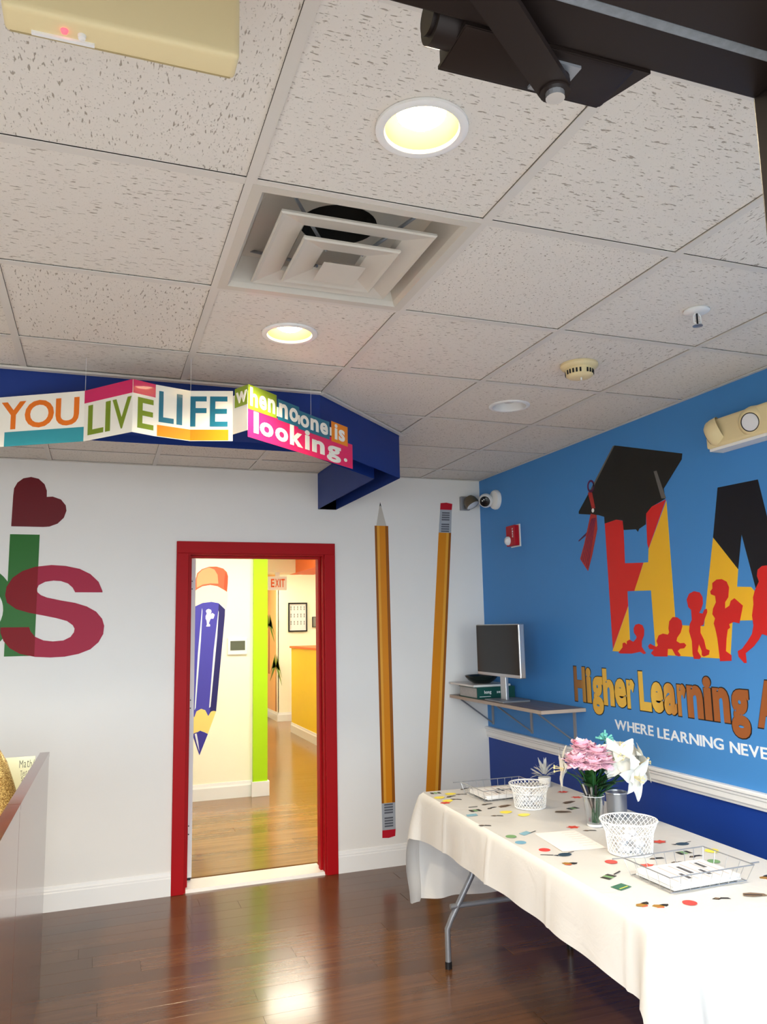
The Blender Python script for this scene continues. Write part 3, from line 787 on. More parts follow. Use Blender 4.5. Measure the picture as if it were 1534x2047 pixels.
# smoke detector
x, y = -.788, -2.459
sd = thing('smoke_detector', (x, y, H), 'round cream smoke detector on a ceiling tile', 'smoke detector')
M = Matrix.Translation((x, y, H)) @ Matrix.Scale(-1, 4, (0, 0, 1))
MB().lathe([(.075, -.003), (.076, .006), (.070, .014), (.058, .017), (.058, .022)], M, 40).build('base_plate', m_cream, sd, smooth=40)
MB().lathe([(.057, .02), (.054, .045), (.045, .052), (.02, .055), (0, .055)], M, 40).build('sensor_head', m_cream, sd, smooth=40)
sl = MB()
for k in range(24):
    if k % 6 == 5: continue
    a = 2 * pi * k / 24
    sl.box(-.0035, .0035, -.0015, .0015, -.043, -.026, M=Matrix.Translation((x + .0560 * cos(a), y + .0560 * sin(a), H)) @ Matrix.Rotation(a + pi / 2, 4, 'Z'))
sl.build('air_slots', m_black, sd)
MB().cyl((x, y - .01, H - .055), (x, y - .01, H - .066), .004, n=10).build('indicator_stem', m_white, sd)

# sprinkler
x, y = -.723, -3.057
sp = thing('fire_sprinkler', (x, y, H), 'small white pendent sprinkler head on a round ceiling plate', 'sprinkler')
M = Matrix.Translation((x, y, H)) @ Matrix.Scale(-1, 4, (0, 0, 1))
MB().lathe([(.042, -.003), (.043, .002), (.036, .006), (.016, .009), (.0, .009)], M, 32).build('escutcheon', m_white, sp, smooth=40)
MB().tube([(x - .006, y, H - .008), (x - .014, y, H - .018), (x - .014, y, H - .04), (x - .004, y, H - .050), (x + .004, y, H - .050), (x + .014, y, H - .04), (x + .014, y, H - .018), (x + .006, y, H - .008)], .0028).build('frame_arms', m_white, sp)
MB().cyl((x, y, H - .008), (x, y, H - .048), .003, n=8).build('glass_bulb', m_dark, sp)
MB().lathe([(0, .050), (.016, .051), (.017, .053), (0, .054)], M, 20).build('deflector', m_steel, sp)

# exit sign hung near the entrance, seen from behind
es = thing('hanging_sign', (-2.585, -3.975, 2.402), 'cream ceiling-hung sign box seen from its blank back, with indicator lights', 'exit sign')
MB().box(-2.748, -2.424, -4.0, -3.945, 2.402, H, bev=.010, seg=3).build('housing', m_cream, es, smooth=40)
MB().box(-2.712, -2.628, -3.962, -3.956, 2.3985, 2.403).build('battery_slot', m_trimw, es)
MB().lathe([(0, -.005), (.004, -.004), (.0055, 0), (.0055, .003)], Matrix.Translation((-2.668, -3.975, 2.402)), 16).build('indicator_light', glow('red_indicator', (1, .06, .08), 1.6), es, smooth=60)
MB().lathe([(0, -.006), (.005, -.005), (.006, 0), (.006, .003)], Matrix.Translation((-2.645, -3.972, 2.402)), 16).build('test_button', m_trimw, es, smooth=60)
MB().box(-2.74, -2.432, -3.952, -3.950, 2.4012, 2.403).build('seam', paint('cream_seam', srgb(178, 160, 118), .5), es)

# ================================================================== wall stickers on the back wall
m_porange = ramp = paint('pencil_orange', srgb(214, 132, 14), .45, var=.03, scale=3)
m_plight = paint('pencil_orange_light', srgb(226, 160, 52), .45, var=.02)
m_pdark = paint('pencil_orange_dark', srgb(150, 84, 10), .45, var=.02)
m_pwood = paint('pencil_wood', srgb(196, 188, 176), .6, var=.03)
m_pfer = paint('pencil_ferrule', srgb(168, 172, 178), .4, var=.06, scale=20)
m_pfer2 = paint('pencil_ferrule_line', srgb(96, 98, 106), .4)
m_peras = paint('pencil_eraser', srgb(186, 20, 40), .5)
m_halo = paint('sticker_white_edge', (.84, .80, .74), .5)


def quad(a, b, c, d): return [a, b, c, d]


def pencil(label, tip, sh0, sh1, fe, er, flip):
    # outline pairs (left, right) at: tip, shoulder, shaft end, ferrule end, eraser end
    t = thing('pencil_decal', ((er[0][0] + er[1][0]) / 2, 0, min(er[0][1], sh1[0][1])), label, 'wall sticker', 'tall pencil wall stickers')
    L = lambda p, q, k: (p[0] + (q[0] - p[0]) * k, p[1] + (q[1] - p[1]) * k)
    strips = ((0, .16, m_pdark), (.16, .34, m_plight), (.34, .78, m_porange), (.78, 1, m_pdark)) if not flip else ((0, .45, m_porange), (.45, .62, m_porange), (.62, .82, m_plight), (.82, 1, m_pdark))
    for a, b, mt in strips:
        shape([L(sh0[0], sh0[1], a), L(sh1[0], sh1[1], a), L(sh1[0], sh1[1], b), L(sh0[0], sh0[1], b)], FB, 0, .0015, 'shaft_facet', mt, t)
    if fe:
        s = sh1 if not flip else sh0
        shape([s[0], fe[0], fe[1], s[1]], FB, 0, .0015, 'ferrule', m_pfer, t)
        for k in range(9):
            if k == 4: continue
            q = .06 + k * .10
            p0, p1 = L(s[0], fe[0], q), L(s[1], fe[1], q)
            a0, a1 = L(p0, p1, .18), L(p0, p1, .82)
            dz = .005
            shape([(a0[0], a0[1] - dz), (a1[0], a1[1] - dz), (a1[0], a1[1] + dz), (a0[0], a0[1] + dz)], FB, .0015, .0025, 'ferrule_groove', m_pfer2, t)
        shape([fe[0], er[0], L(er[0], er[1], .5)[0:1] + (L(er[0], er[1], .5)[1] + (.006 if flip else -.006),), er[1], fe[1]], FB, 0, .0015, 'eraser', m_peras, t)
    if tip:
        l, r = sh0
        mid = L(l, r, .5)
        shape([(l[0] + .012, l[1] - .004), L(l, r, .28), L(l, r, .5), L(l, r, .75), (r[0] - .012, r[1] - .004), tip], FB, 0, .0013, 'wooden_tip', m_pwood, t)
        shape([L(tip, (l[0] + .012, l[1]), .2), L(tip, (mid[0], mid[1]), .13), L(tip, (r[0] - .012, r[1]), .2), tip], FB, .0013, .0022, 'lead_point', m_black, t)
    return t


pencil('upright orange pencil wall sticker pointing up, red eraser near the baseboard', (-.775, 2.408), ((-.819, 2.243), (-.719, 2.243)), ((-.806, .398), (-.711, .398)), ((-.805, .229), (-.712, .229)), ((-.806, .182), (-.716, .186)), False)
pencil('leaning orange pencil wall sticker with red eraser at the top, behind the table', None, ((-.336, 2.205), (-.239, 2.205)), ((-.515, -.0 + .14), (-.405, .14)), ((-.319, 2.371), (-.228, 2.371)), ((-.314, 2.418), (-.222, 2.415)), True)

m_heart = paint('letter_dark_red', srgb(104, 4, 16), .45); m_green = paint('letter_green', srgb(32, 104, 24), .45)
m_crim = Mat('letter_crimson')
g = m_crim.n('ShaderNodeNewGeometry'); s = m_crim.n('ShaderNodeSeparateXYZ'); m_crim.l(g.outputs['Position'], s.inputs[0])
gt = m_crim.n('ShaderNodeMath', operation='LESS_THAN'); gt.inputs[1].default_value = -2.943
m_crim.l(s.outputs['X'], gt.inputs[0])
mx = m_crim.n('ShaderNodeMix', data_type='RGBA'); mx.inputs[6].default_value = srgb(164, 36, 64); mx.inputs[7].default_value = srgb(132, 6, 20)
m_crim.l(gt.outputs[0], mx.inputs[0]); m_crim.l(mx.outputs[2], m_crim.p.inputs['Base Color']); m_crim.p.inputs['Roughness'].default_value = .5; m_crim.p.inputs['Specular IOR Level'].default_value = .2
shape(KIDS['heart'], FB, 0, .002, 'heart_decal', m_heart, label='dark red heart sticker on the white wall above a green letter', cat='wall sticker', origin=(-2.95, 0, 2.18))
dl = thing('letter_decal', (-3.1, 0, 1.425), 'big green lowercase letter on the white wall under the heart', 'wall sticker')
shape([(-3.103, 2.137), (-2.942, 2.137), (-2.944, 1.425), (-3.104, 1.425)], FB, 0, .0015, 'letter_stem', m_green, dl)
oc, ic = [], []
for k in range(40):
    a = 2 * pi * k / 40
    oc.append((-3.30 + .245 * cos(a), 1.70 + .265 * sin(a))); ic.append((-3.285 + .165 * cos(a), 1.69 + .165 * sin(a)))
shape(oc, FB, 0, .0012, 'letter_bowl', m_green, dl, holes=[ic])
shape(KIDS['s_'], FB, .0015, .003, 'letter_decal', m_crim.m, label='big crimson letter s overlapping the green letter on the white wall', cat='wall sticker', origin=(-2.85, 0, 1.41))

# ================================================================== mural on the blue wall
m_mred = paint('mural_red', srgb(214, 40, 36), .5, var=.02); m_myel = paint('mural_yellow', srgb(240, 184, 42), .5, var=.03)
m_mblk = paint('mural_black', (.008, .008, .012), .45, var=.1); m_mcap = paint('mural_cap_black', (.014, .013, .010), .5, var=.2)
m_mgrey = paint('mural_grey', srgb(104, 100, 96), .5); m_mpur = paint('mural_purple', srgb(90, 36, 76), .5); m_msil = paint('mural_silhouette', srgb(208, 36, 34), .5)
m_mbrick = paint('tassel_brick_red', srgb(176, 52, 44), .5, var=.2, scale=60)
mu = thing('wall_mural', (0, -1.9, 1.35), 'painted red, yellow and black letters wearing a graduation cap on the blue wall', 'wall painting')
for k, nm, mt, a, b in (('red1', 'letter_h_red', m_mred, 0, .001), ('red2', 'letter_h_red', m_mred, 0, .001), ('yel1', 'letter_yellow', m_myel, 0, .001), ('yel2', 'letter_yellow', m_myel, 0, .001), ('blackA', 'letter_a_black', m_mblk, 0, .0012),
                        ('cap', 'graduation_cap', m_mcap, .0005, .002), ('cap_strip', 'cap_highlight', m_mgrey, .002, .0026), ('cap_edge', 'cap_edge', m_mgrey, .0005, .0022),
                        ('cord', 'tassel_cord', m_mbrick, .002, .003), ('tassel', 'tassel_fringe', m_mbrick, .0005, .0025), ('thread', 'tassel_thread', m_mpur, .0005, .002),
                        ('baby1', 'crawling_baby_silhouette', m_msil, .001, .0022), ('baby2', 'kneeling_baby_silhouette', m_msil, .001, .0022), ('child3', 'toddler_silhouette', m_msil, .001, .0022),
                        ('child4', 'reading_child_silhouette', m_msil, .001, .0022), ('child5', 'walking_child_silhouette', m_msil, .001, .0022)):
    shape(MURAL[k], FR, a, b, nm, mt, mu)
rg = MB(); cr = Vector((RING[0], RING[1]))
oc = [(cr.x + .034 * cos(2 * pi * k / 24), cr.y + .036 * sin(2 * pi * k / 24)) for k in range(24)]
ic = [(cr.x + .022 * cos(2 * pi * k / 24), cr.y + .024 * sin(2 * pi * k / 24)) for k in range(24)]
shape(oc, FR, .001, .0022, 'tassel_ring', m_mpur, mu, holes=[ic])
shape([(BEAD[0] + .012 * cos(2 * pi * k / 16), BEAD[1] + .012 * sin(2 * pi * k / 16)) for k in range(16)], FR, .003, .004, 'tassel_bead', m_white, mu)
fr = MB()
for k in range(5):
    a = Vector((1.366 + k * .009, 2.13)); b = Vector((1.245 + k * .014, 1.905 - k * .012))
    nn = Vector((.0025, 0))
    fr.prism([tuple(a - nn), tuple(b - nn), tuple(b + nn), tuple(a + nn)], FR, .0025, .0032)
fr.build('fringe_lines', m_mpur, mu)

m_gold = ramp_y('lettering_gold_brown', [(0.0, srgb(128, 78, 36)), (.10, srgb(150, 100, 44)), (.18, srgb(226, 174, 62)), (.50, srgb(234, 188, 72)), (.58, srgb(196, 134, 52)), (.66, srgb(160, 90, 34)), (1.0, srgb(150, 80, 30))])
m_ink = paint('lettering_black_outline', (.01, .01, .01), .5)
lt = thing('wall_lettering', (0, -1.77, 1.1), 'tall gold and brown outlined title lettering on the blue wall', 'lettering')
TT = [('H', 1.101, 1.212), ('i', 1.222, 1.266), ('g', 1.275, 1.374), ('h', 1.378, 1.473), ('e', 1.480, 1.575), ('r', 1.582, 1.646), ('L', 1.682, 1.772), ('e', 1.772, 1.862), ('a', 1.868, 1.955),
      ('r', 1.963, 2.022), ('n', 2.030, 2.130), ('i', 2.138, 2.186), ('n', 2.194, 2.290), ('g', 2.298, 2.402), ('A', 2.442, 2.57)]
for c, a, b in TT:
    v0, v1 = {'g': (1.052, 1.256), 'i': (1.108, 1.300)}.get(c, (1.108, 1.302 if c in 'HLhA' else 1.256))
    letter(c, FR, a - .005, b + .005, v0 - .005, v1 + .005, 0, .0012, m_ink, lt, .045, 'letter_outline')
    letter(c, FR, a, b, v0, v1, .0012, .0024, m_gold, lt, .045, 'letter')
l2 = thing('wall_lettering', (0, -2.0, .98), 'white capital slogan lettering under the gold title on the blue wall', 'lettering')
m_lw = paint('lettering_white', (.84, .86, .88), .5)
for wd, a, b in (('WHERE', 1.462, 1.771), ('LEARNING', 1.801, 2.236), ('NEVER', 2.273, 2.535)):
    k = (a - 1.462) / .8
    write(wd, FR, a, b, .990 - .008 * min(k, 1), 1.040 - .010 * min(k, 1), 0, .0015, m_lw, l2, .018, gap=.10)

# ================================================================== safety fittings on the walls
# dome camera
dc = thing('dome_camera', (0, -.249, 2.36), 'white turret security camera high on the blue wall by the corner', 'camera')
M = frame((0, -.262, 2.412), (0, -1, 0), (0, 0, 1))
MB().lathe([(.068, 0), (.070, .012), (.064, .028), (.052, .034), (0, .034)], M, 36).build('base', m_white, dc, smooth=40)
c0 = Vector((-.072, -.235, 2.408)); dr = Vector((-.55, -.62, -.28)).normalized()
M2 = frame(c0, dr.orthogonal(), dr.cross(dr.orthogonal()))
prof = [(.05 * sin(a), -.05 * cos(a)) for a in [pi * k / 16 for k in range(0, 13)]]
MB().lathe(prof, M2, 32).build('turret', m_white, dc, smooth=60)
MB().lathe([(.037, .033), (.034, .042), (.02, .046), (0, .047)], M2, 28).build('lens_window', paint('camera_lens_black', (.01, .01, .012), .08), dc, smooth=40)
for s_ in (-.007, .007):
    q = M2 @ Vector((s_, -.014, .047)); MB().cyl(q, q + dr * .002, .004, n=10).build('infrared_led', m_white, dc)

# fire alarm strobe
fa = thing('fire_alarm', (0, -.505, 2.06), 'red fire alarm strobe with a clear lens on the blue wall', 'fire alarm')
m_fred = paint('alarm_red', srgb(176, 20, 34), .35)
MB().box(-.045, -.006, -.560, -.450, 2.062, 2.198, bev=.006).build('housing', m_fred, fa)
MB().box(-.006, 0, -.568, -.444, 2.056, 2.204).build('back_plate', m_white, fa)
MB().lathe([(.030, 0), (.029, .012), (.020, .022), (0, .026)], frame((-.045, -.482, 2.098), (0, -1, 0), (0, 0, 1)), 24).build('strobe_lens', m_lens, fa, smooth=50)
FA = frame((-.045, 0, 0), (0, -1, 0), (0, 0, 1))
for k, c in enumerate('FIRE'):
    letter(c, FA, .535, .548, 2.165 - k * .016, 2.177 - k * .016, 0, .0012, m_white, fa, .02)

# emergency light
el = thing('emergency_light', (0, -2.57, 2.29), 'cream two-lamp emergency light high on the blue wall', 'emergency light')
MB().box(-.085, 0, -2.79, -2.365, 2.300, 2.425, bev=.014, seg=3).build('housing', m_cream, el, smooth=40)
MB().box(-.075, -.0, -2.78, -2.375, 2.288, 2.302, bev=.003).build('base_tray', m_trimw, el)
for yy, dd in ((-2.412, (-.45, .82, -.35)), (-2.625, (-.93, -.25, -.20))):
    d_ = Vector(dd).normalized(); c0 = Vector((-.062, yy, 2.365))
    Mh = frame(c0, d_.orthogonal(), d_.cross(d_.orthogonal()))
    hd = MB().lathe([(.066, -.03), (.066, .0), (.060, .022), (.046, .036), (.040, .038)], Mh, 32).build('lamp_head', m_cream, el, smooth=40)
    MB().lathe([(.040, .0375), (.037, .040), (.036, .037)], Mh, 32).build('lens_ring', m_black, hd)
    MB().lathe([(.0365, .037), (.02, .039), (0, .040)], Mh, 32).build('lens', m_lens, hd, smooth=60)

# remote lamp head on the back wall
rh = thing('remote_lamp_head', (-.1, 0, 2.365), 'small bronze remote lamp head on the white wall by the corner', 'emergency light')
m_rh = paint('remote_head_bronze', srgb(104, 94, 78), .35, metal=.3)
MB().box(-.165, -.095, -.03, 0, 2.368, 2.468, bev=.004).build('mounting_plate', m_grey, rh)
d_ = Vector((.30, -.42, -.80)).normalized(); Mh = frame((-.098, -.060, 2.418), d_.orthogonal(), d_.cross(d_.orthogonal()))
MB().lathe([(.012, -.052), (.034, -.045), (.048, -.022), (.053, .008), (.052, .02), (.047, .024)], Mh, 32).build('lamp_shell', m_rh, rh, smooth=40)
MB().lathe([(.048, .022), (.03, .028), (0, .031)], Mh, 32).build('lens', m_lens, rh, smooth=50)

# ================================================================== word banner hung in front of the soffit
bn = thing('word_banner', (-2.2, -1.9, 2.28), 'folded paper word banner with coloured blocks hanging before the navy soffit', 'banner')
m_card = paint('banner_card', (.84, .81, .72), .22, var=.02); m_card.node_tree.nodes['Principled BSDF'].inputs['Coat Weight'].default_value = .4
bcol = lambda n, r, g_, b: paint('banner_' + n, srgb(r, g_, b), .25, var=.05, scale=12, Coat_Weight=.4)
m_bo, m_bt, m_bp, m_bg, m_bb, m_bor = bcol('orange', 224, 112, 24), bcol('teal', 44, 142, 156), bcol('pink', 208, 28, 96), bcol('green', 118, 140, 28), bcol('blue', 28, 108, 134), bcol('bright_orange', 240, 136, 22)
m_hot = bcol('hot_pink', 232, 34, 98); m_lg = bcol('leaf_green', 134, 158, 38); m_btl = bcol('text_white', 244, 240, 226); m_br = bcol('dark_red', 150, 40, 44)
ZB, ZT = 2.264, 2.460


class Facet:
    def __init__(s, a, b, zb=ZB, zt=ZT):
        s.a, s.b = Vector((*a, 0)), Vector((*b, 0)); s.L = (s.b - s.a).length
        s.F = frame((a[0], a[1], 0), s.b - s.a, (0, 0, 1))

    def panel(s, k0, k1, z0, z1, mat, name, t0=0, t1=.0012, parent=None):
        return shape([(k0 * s.L, z0), (k1 * s.L, z0), (k1 * s.L, z1), (k0 * s.L, z1)], s.F, t0, t1, name, mat, parent or bn)


PA, PB, PC, PD, PE, PF, PG, PH = (-2.981, -1.813), (-2.67, -1.994), (-2.505, -2.19), (-2.424, -2.146), (-2.292, -2.102), (-2.138, -2.144), (-2.096, -2.229), (-1.534, -1.747)
# left neighbour, mostly out of sight
f = Facet((-3.14, -1.90), (PA[0] - .008, PA[1] + .0)); f.panel(0, 1, ZB, ZT, m_card, 'panel'); f.panel(.3, .96, ZB + .08, ZB + .11, m_br, 'red_mark', .0012, .002)
f = Facet(PA, PB)
pn = f.panel(0, 1, ZB, ZT, m_card, 'panel'); f.panel(.08, 1, ZB, ZB + .056, m_bt, 'teal_strip', .0012, .002, pn)
for c, a, b in (('Y', .03, .32), ('O', .31, .65), ('U', .67, .94)):
    letter(c, f.F, a * f.L, b * f.L, ZB + .066, ZT - .022, .0012, .0022, m_bo, pn, .02)
f = Facet(PB, PC)
pn = f.panel(0, 1, ZB, ZT, m_card, 'panel'); f.panel(0, 1, ZT - .05, ZT, m_bp, 'pink_strip', .0012, .002, pn)
for c, a, b in (('L', .09, .42), ('I', .46, .56), ('V', .60, .985)):
    letter(c, f.F, a * f.L, b * f.L, ZB + .02, ZT - .062, .0012, .0022, m_bg, pn, .015)
f = Facet(PC, PD)
pn = f.panel(0, 1, ZB, ZT, m_card, 'panel'); f.panel(0, 1, ZT - .05, ZT, m_bp, 'pink_strip', .0012, .002, pn)
letter('E', f.F, .22 * f.L, .93 * f.L, ZB + .02, ZT - .062, .0012, .0022, m_bg, pn, .015)
f = Facet(PD, PE)
pn = f.panel(0, 1, ZB, ZT, m_card, 'panel'); f.panel(.06, 1, ZB + .002, ZB + .044, m_bor, 'orange_strip', .0012, .002, pn)
for c, a, b in (('L', .10, .52), ('I', .60, .76)):
    letter(c, f.F, a * f.L, b * f.L, ZB + .056, ZT - .022, .0012, .0022, m_bb, pn, .015)
f = Facet(PE, PF)
pn = f.panel(0, 1, ZB, ZT, m_card, 'panel'); f.panel(0, .90, ZB + .002, ZB + .044, m_bor, 'orange_strip', .0012, .002, pn)
for c, a, b in (('F', .0, .38), ('E', .46, .88)):
    letter(c, f.F, a * f.L, b * f.L, ZB + .056, ZT - .022, .0012, .0022, m_bb, pn, .015)
f = Facet(PF, PG)
f.panel(0, 1, ZB + .025, ZT - .02, m_card, 'panel')
pn = f.panel(.15, 1, ZB + .125, ZT + .004, m_lg, 'green_block', .0012, .002)
letter('w', f.F, .24 * f.L, .97 * f.L, ZB + .138, ZT - .014, .002, .003, m_btl, pn, .02)
f = Facet(PG, PH)
pn = f.panel(0, 1, ZB, ZB + .112, m_hot, 'pink_panel')
U = lambda a: a * f.L
for c, a, b in (('l', .045, .082), ('o', .095, .205), ('o', .225, .335), ('k', .355, .475), ('i', .495, .54), ('n', .565, .69), ('g', .715, .865), ('.', .90, .935)):
    v0, v1 = {'g': (ZB + .004, ZB + .076), '.': (ZB + .022, ZB + .038), 'l': (ZB + .022, ZB + .104), 'k': (ZB + .022, ZB + .104), 'i': (ZB + .022, ZB + .104)}.get(c, (ZB + .022, ZB + .076))
    letter(c, f.F, U(a), U(b), v0, v1, .0012, .0026, m_btl, pn, .035)
for nm, mt, a, b, z0, z1, txt in (('green_block', m_lg, 0, .235, .108, .202, 'hen'), ('teal_block', m_bb, .245, .44, .105, .190, 'no'), ('teal_block', m_bb, .43, .745, .098, .176, 'one'), ('orange_block', m_bor, .765, .945, .095, .185, 'is')):
    bk = f.panel(a, b, ZB + z0, ZB + z1, mt, nm, .0012, .002)
    n_ = len(txt); wds = {'h': 1, 'e': 1, 'n': 1, 'o': 1.05, 'i': .4, 's': .9}
    tot = sum(wds[c] for c in txt) + .2 * (n_ - 1); span = (b - a) * (.88 if txt != 'is' else .62); u = a + (b - a) * (.06 if txt != 'is' else .19)
    for c in txt:
        wv = wds[c] / tot * span
        v0, v1 = ZB + z0 + .014, ZB + z1 - .007
        if c not in 'hi': v1 = v0 + (v1 - v0) * (.76 if 'h' in txt or 'i' in txt else .9)
        letter(c, f.F, U(u), U(u + wv), v0, v1, .002, .003, m_btl, bk, .03); u += wv + .2 / tot * span
for a in (.243, .437, .755):
    f.panel(a - .008, a + .008, ZB + .118, ZB + .155, m_btl, 'white_tab', .002, .003)
# threads that hold it to the soffit
for q in (PB, PE, (-1.78, -1.95)):
    MB().cyl((q[0], q[1], ZT - .03), (q[0], q[1], H - .002), .0006, n=6).build('thread', m_white, bn)
# ================================================================== corner shelf
sh = thing('wall_shelf', (-.145, -.6, .86), 'grey-brown wall shelf on steel brackets in the corner above the chair rail', 'shelf')
m_shelf = wood('shelf_laminate', srgb(96, 80, 70), srgb(132, 114, 100), .35, 'Y')
MB().box(-.29, -.002, -1.203, -.002, 1.055, 1.076, bev=.002, seg=1).build('shelf_board', m_shelf, sh)
MB().box(-.2915, -.29, -1.203, -.002, 1.056, 1.075).box(-.29, -.002, -1.2045, -1.203, 1.056, 1.075).build('edge_band', paint('shelf_edge', srgb(176, 160, 146), .4), sh)
for y in (-.085, -.605, -1.09):
    b = MB().box(-.008, -.0, y - .012, y + .012, .866, 1.055).box(-.25, -.008, y - .012, y + .012, 1.047, 1.055)
    b.build('bracket', m_grey, sh)
    MB().cyl((-.245, y, 1.047), (-.006, y, .875), .005, n=8).build('brace_rod', m_grey, sh)

mo = thing('computer_monitor', (-.2, -.62, 1.076), 'black computer monitor with a silver rim standing on the corner shelf', 'monitor')
MB().box(-.235, -.195, -.895, -.335, 1.228, 1.552, bev=.006).build('bezel', m_steel, mo)
MB().box(-.2375, -.235, -.888, -.342, 1.248, 1.546).build('screen', paint('screen_black', (.012, .012, .012), .18), mo)
MB().box(-.195, -.17, -.72, -.51, 1.27, 1.45, bev=.01).build('rear_housing', m_black, mo)
MB().box(-.205, -.185, -.655, -.585, 1.085, 1.29, bev=.003).build('stand_neck', m_steel, mo)
MB().box(-.275, -.085, -.74, -.50, 1.076, 1.086, bev=.003).build('stand_foot', m_grey, mo)

bx = thing('green_binder', (-.15, -.27, 1.076), 'dark green boxed binder lying on the corner shelf', 'binder')
m_gb = paint('binder_green', srgb(20, 74, 66), .4, var=.05)
MB().box(-.286, -.012, -.420, -.145, 1.076, 1.082).box(-.286, -.012, -.420, -.145, 1.143, 1.149).box(-.286, -.012, -.420, -.412, 1.082, 1.143).build('cover', m_gb, bx)
MB().box(-.280, -.02, -.412, -.15, 1.082, 1.143).build('page_block', paint('page_edges_grey', (.42, .41, .39), .7, var=.15, scale=60), bx)
FG = frame((0, -.42, 0), (1, 0, 0), (0, 0, 1))
write('hong', FG, -.235, -.185, 1.108, 1.128, 0, .001, m_white, bx, .02, gap=.15, lower=True)
write('sem', FG, -.145, -.10, 1.108, 1.126, 0, .001, m_white, bx, .02, gap=.15, lower=True)
MB().box(-.27, -.19, -.4205, -.42, 1.088, 1.091).build('spine_line', m_white, bx)
MB().box(-.30, -.03, -.40, -.03, 1.149, 1.163, bev=.004).build('tablet_case', paint('pale_case', (.70, .69, .66), .4, var=.06, scale=15), label='pale flat case lying on the green binder', cat='case')
bw = thing('serving_bowl', (-.165, -.25, 1.163), 'shallow black bowl resting on the pale case on the shelf', 'bowl')
MB().lathe([(0, .004), (.05, .006), (.085, .03), (.104, .048), (.112, .052), (.110, .045), (.09, .022), (.055, .0), (0, .0)], Matrix.Translation((-.165, -.25, 1.163)), 40).build('bowl_shell', paint('bowl_black_green', srgb(22, 32, 30), .2), bw, smooth=50)

# ================================================================== folding table
BL_, FL_ = Vector((-1.078, -1.34, 0)), Vector((-1.158, -3.19, 0))
eL = (FL_ - BL_).normalized(); TL = (FL_ - BL_).length
eW = Vector((-eL.y, eL.x, 0)); TW = .72
P = lambda u, v, z: BL_ + eW * u + eL * v + Vector((0, 0, z))       # u across, v along from the far end
tb = thing('folding_table', P(TW / 2, TL / 2, 0), 'long grey-legged folding table beside the blue wall', 'table')
mt_ = frame(BL_, eW, -eL)
MB().box(.005, TW - .005, -TL + .005, -.005, .700, .736, bev=.008, M=mt_).build('tabletop', m_white, tb)
for v, s in ((.20, 1), (TL - .20, -1)):
    for u, k in ((.045, 1), (TW - .045, -1)):
        pth = [P(u, v, .012), P(u, v, .17), P(u + k * .02, v + s * .01, .22), P(u + k * .115, v + s * .035, .40), P(u + k * .13, v + s * .04, .46), P(u + k * .13, v + s * .04, .70)]
        lg = MB().tube(pth, .0135, 12).build('leg', m_grey, tb, smooth=60)
        MB().cyl(P(u, v, 0), P(u, v, .03), .016, n=14).build('rubber_foot', m_black, lg)
    MB().tube([P(.055, v + s * .018, .27), P(TW - .055, v + s * .018, .27)], .012, 10).build('crossbar', m_grey, tb, smooth=60)
    MB().tube([P(TW / 2, v + s * .02, .27), P(TW / 2, v + s * .32, .69)], .008, 8).build('folding_brace', m_grey, tb, smooth=60)

# tablecloth draped over it
tc_ = thing('tablecloth', P(TW / 2, TL / 2, .19), 'white plastic tablecloth printed with school motifs, draped over the folding table', 'tablecloth')
M = Mat('tablecloth_plastic')
M.p.inputs['Base Color'].default_value = (.69, .675, .65, 1); M.p.inputs['Roughness'].default_value = .38; M.p.inputs['Specular IOR Level'].default_value = .4
t_ = M.n('ShaderNodeTexCoord'); nz_ = M.n('ShaderNodeTexNoise', i_Scale=7.0, i_Detail=4.0, i_Distortion=1.2); M.l(t_.outputs['Object'], nz_.inputs['Vector'])
bm_ = M.n('ShaderNodeBump', i_Strength=.35, i_Distance=.012); M.l(nz_.outputs['Fac'], bm_.inputs['Height']); M.l(bm_.outputs[0], M.p.inputs['Normal'])
out = M.t.nodes['Material Output']; trl = M.n('ShaderNodeBsdfTranslucent'); trl.inputs[0].default_value = (.8, .8, .78, 1)
ms = M.n('ShaderNodeMixShader'); ms.inputs[0].default_value = .15
M.l(M.p.outputs[0], ms.inputs[1]); M.l(trl.outputs[0], ms.inputs[2]); M.l(ms.outputs[0], out.inputs[0])
m_cloth = M.m
ZC = .742
per = []   # (u, v, nu, nv, side, s)
R_ = .022


def edge(u0, v0, u1, v1, n, nu, nv, side):
    for i in range(n):
        k = i / n
        per.append((u0 + (u1 - u0) * k, v0 + (v1 - v0) * k, nu, nv, side, k))


def corner(cu, cv, a0, idx):
    for i in range(10):
        a = a0 + (pi / 2) * i / 10
        per.append((cu + R_ * cos(a), cv + R_ * sin(a), cos(a), sin(a), 'c%d' % idx, i / 10))


edge(0, R_, 0, TL - R_, 120, -1, 0, 'L')          # long side towards the room (v grows to the entrance)
per2 = per; per = []
# go round: left side (u=0) from far to near, near end, right side, far end
per += per2
for i in range(10):
    a = pi - (pi / 2) * i / 10; per.append((R_ + R_ * cos(a), TL - R_ + R_ * sin(a), cos(a), sin(a), 'cn', i / 10))
edge(R_, TL, TW - R_, TL, 50, 0, 1, 'N')
for i in range(10):
    a = pi / 2 - (pi / 2) * i / 10; per.append((TW - R_ + R_ * cos(a), TL - R_ + R_ * sin(a), cos(a), sin(a), 'cr', i / 10))
edge(TW, TL - R_, TW, R_, 120, 1, 0, 'Rt')
for i in range(10):
    a = 0 - (pi / 2) * i / 10; per.append((TW - R_ + R_ * cos(a), R_ + R_ * sin(a), cos(a), sin(a), 'cb', i / 10))
edge(TW - R_, 0, R_, 0, 50, 0, -1, 'F')
for i in range(10):
    a = -pi / 2 - (pi / 2) * i / 10; per.append((R_ + R_ * cos(a), R_ + R_ * sin(a), cos(a), sin(a), 'cf', i / 10))
n = len(per)
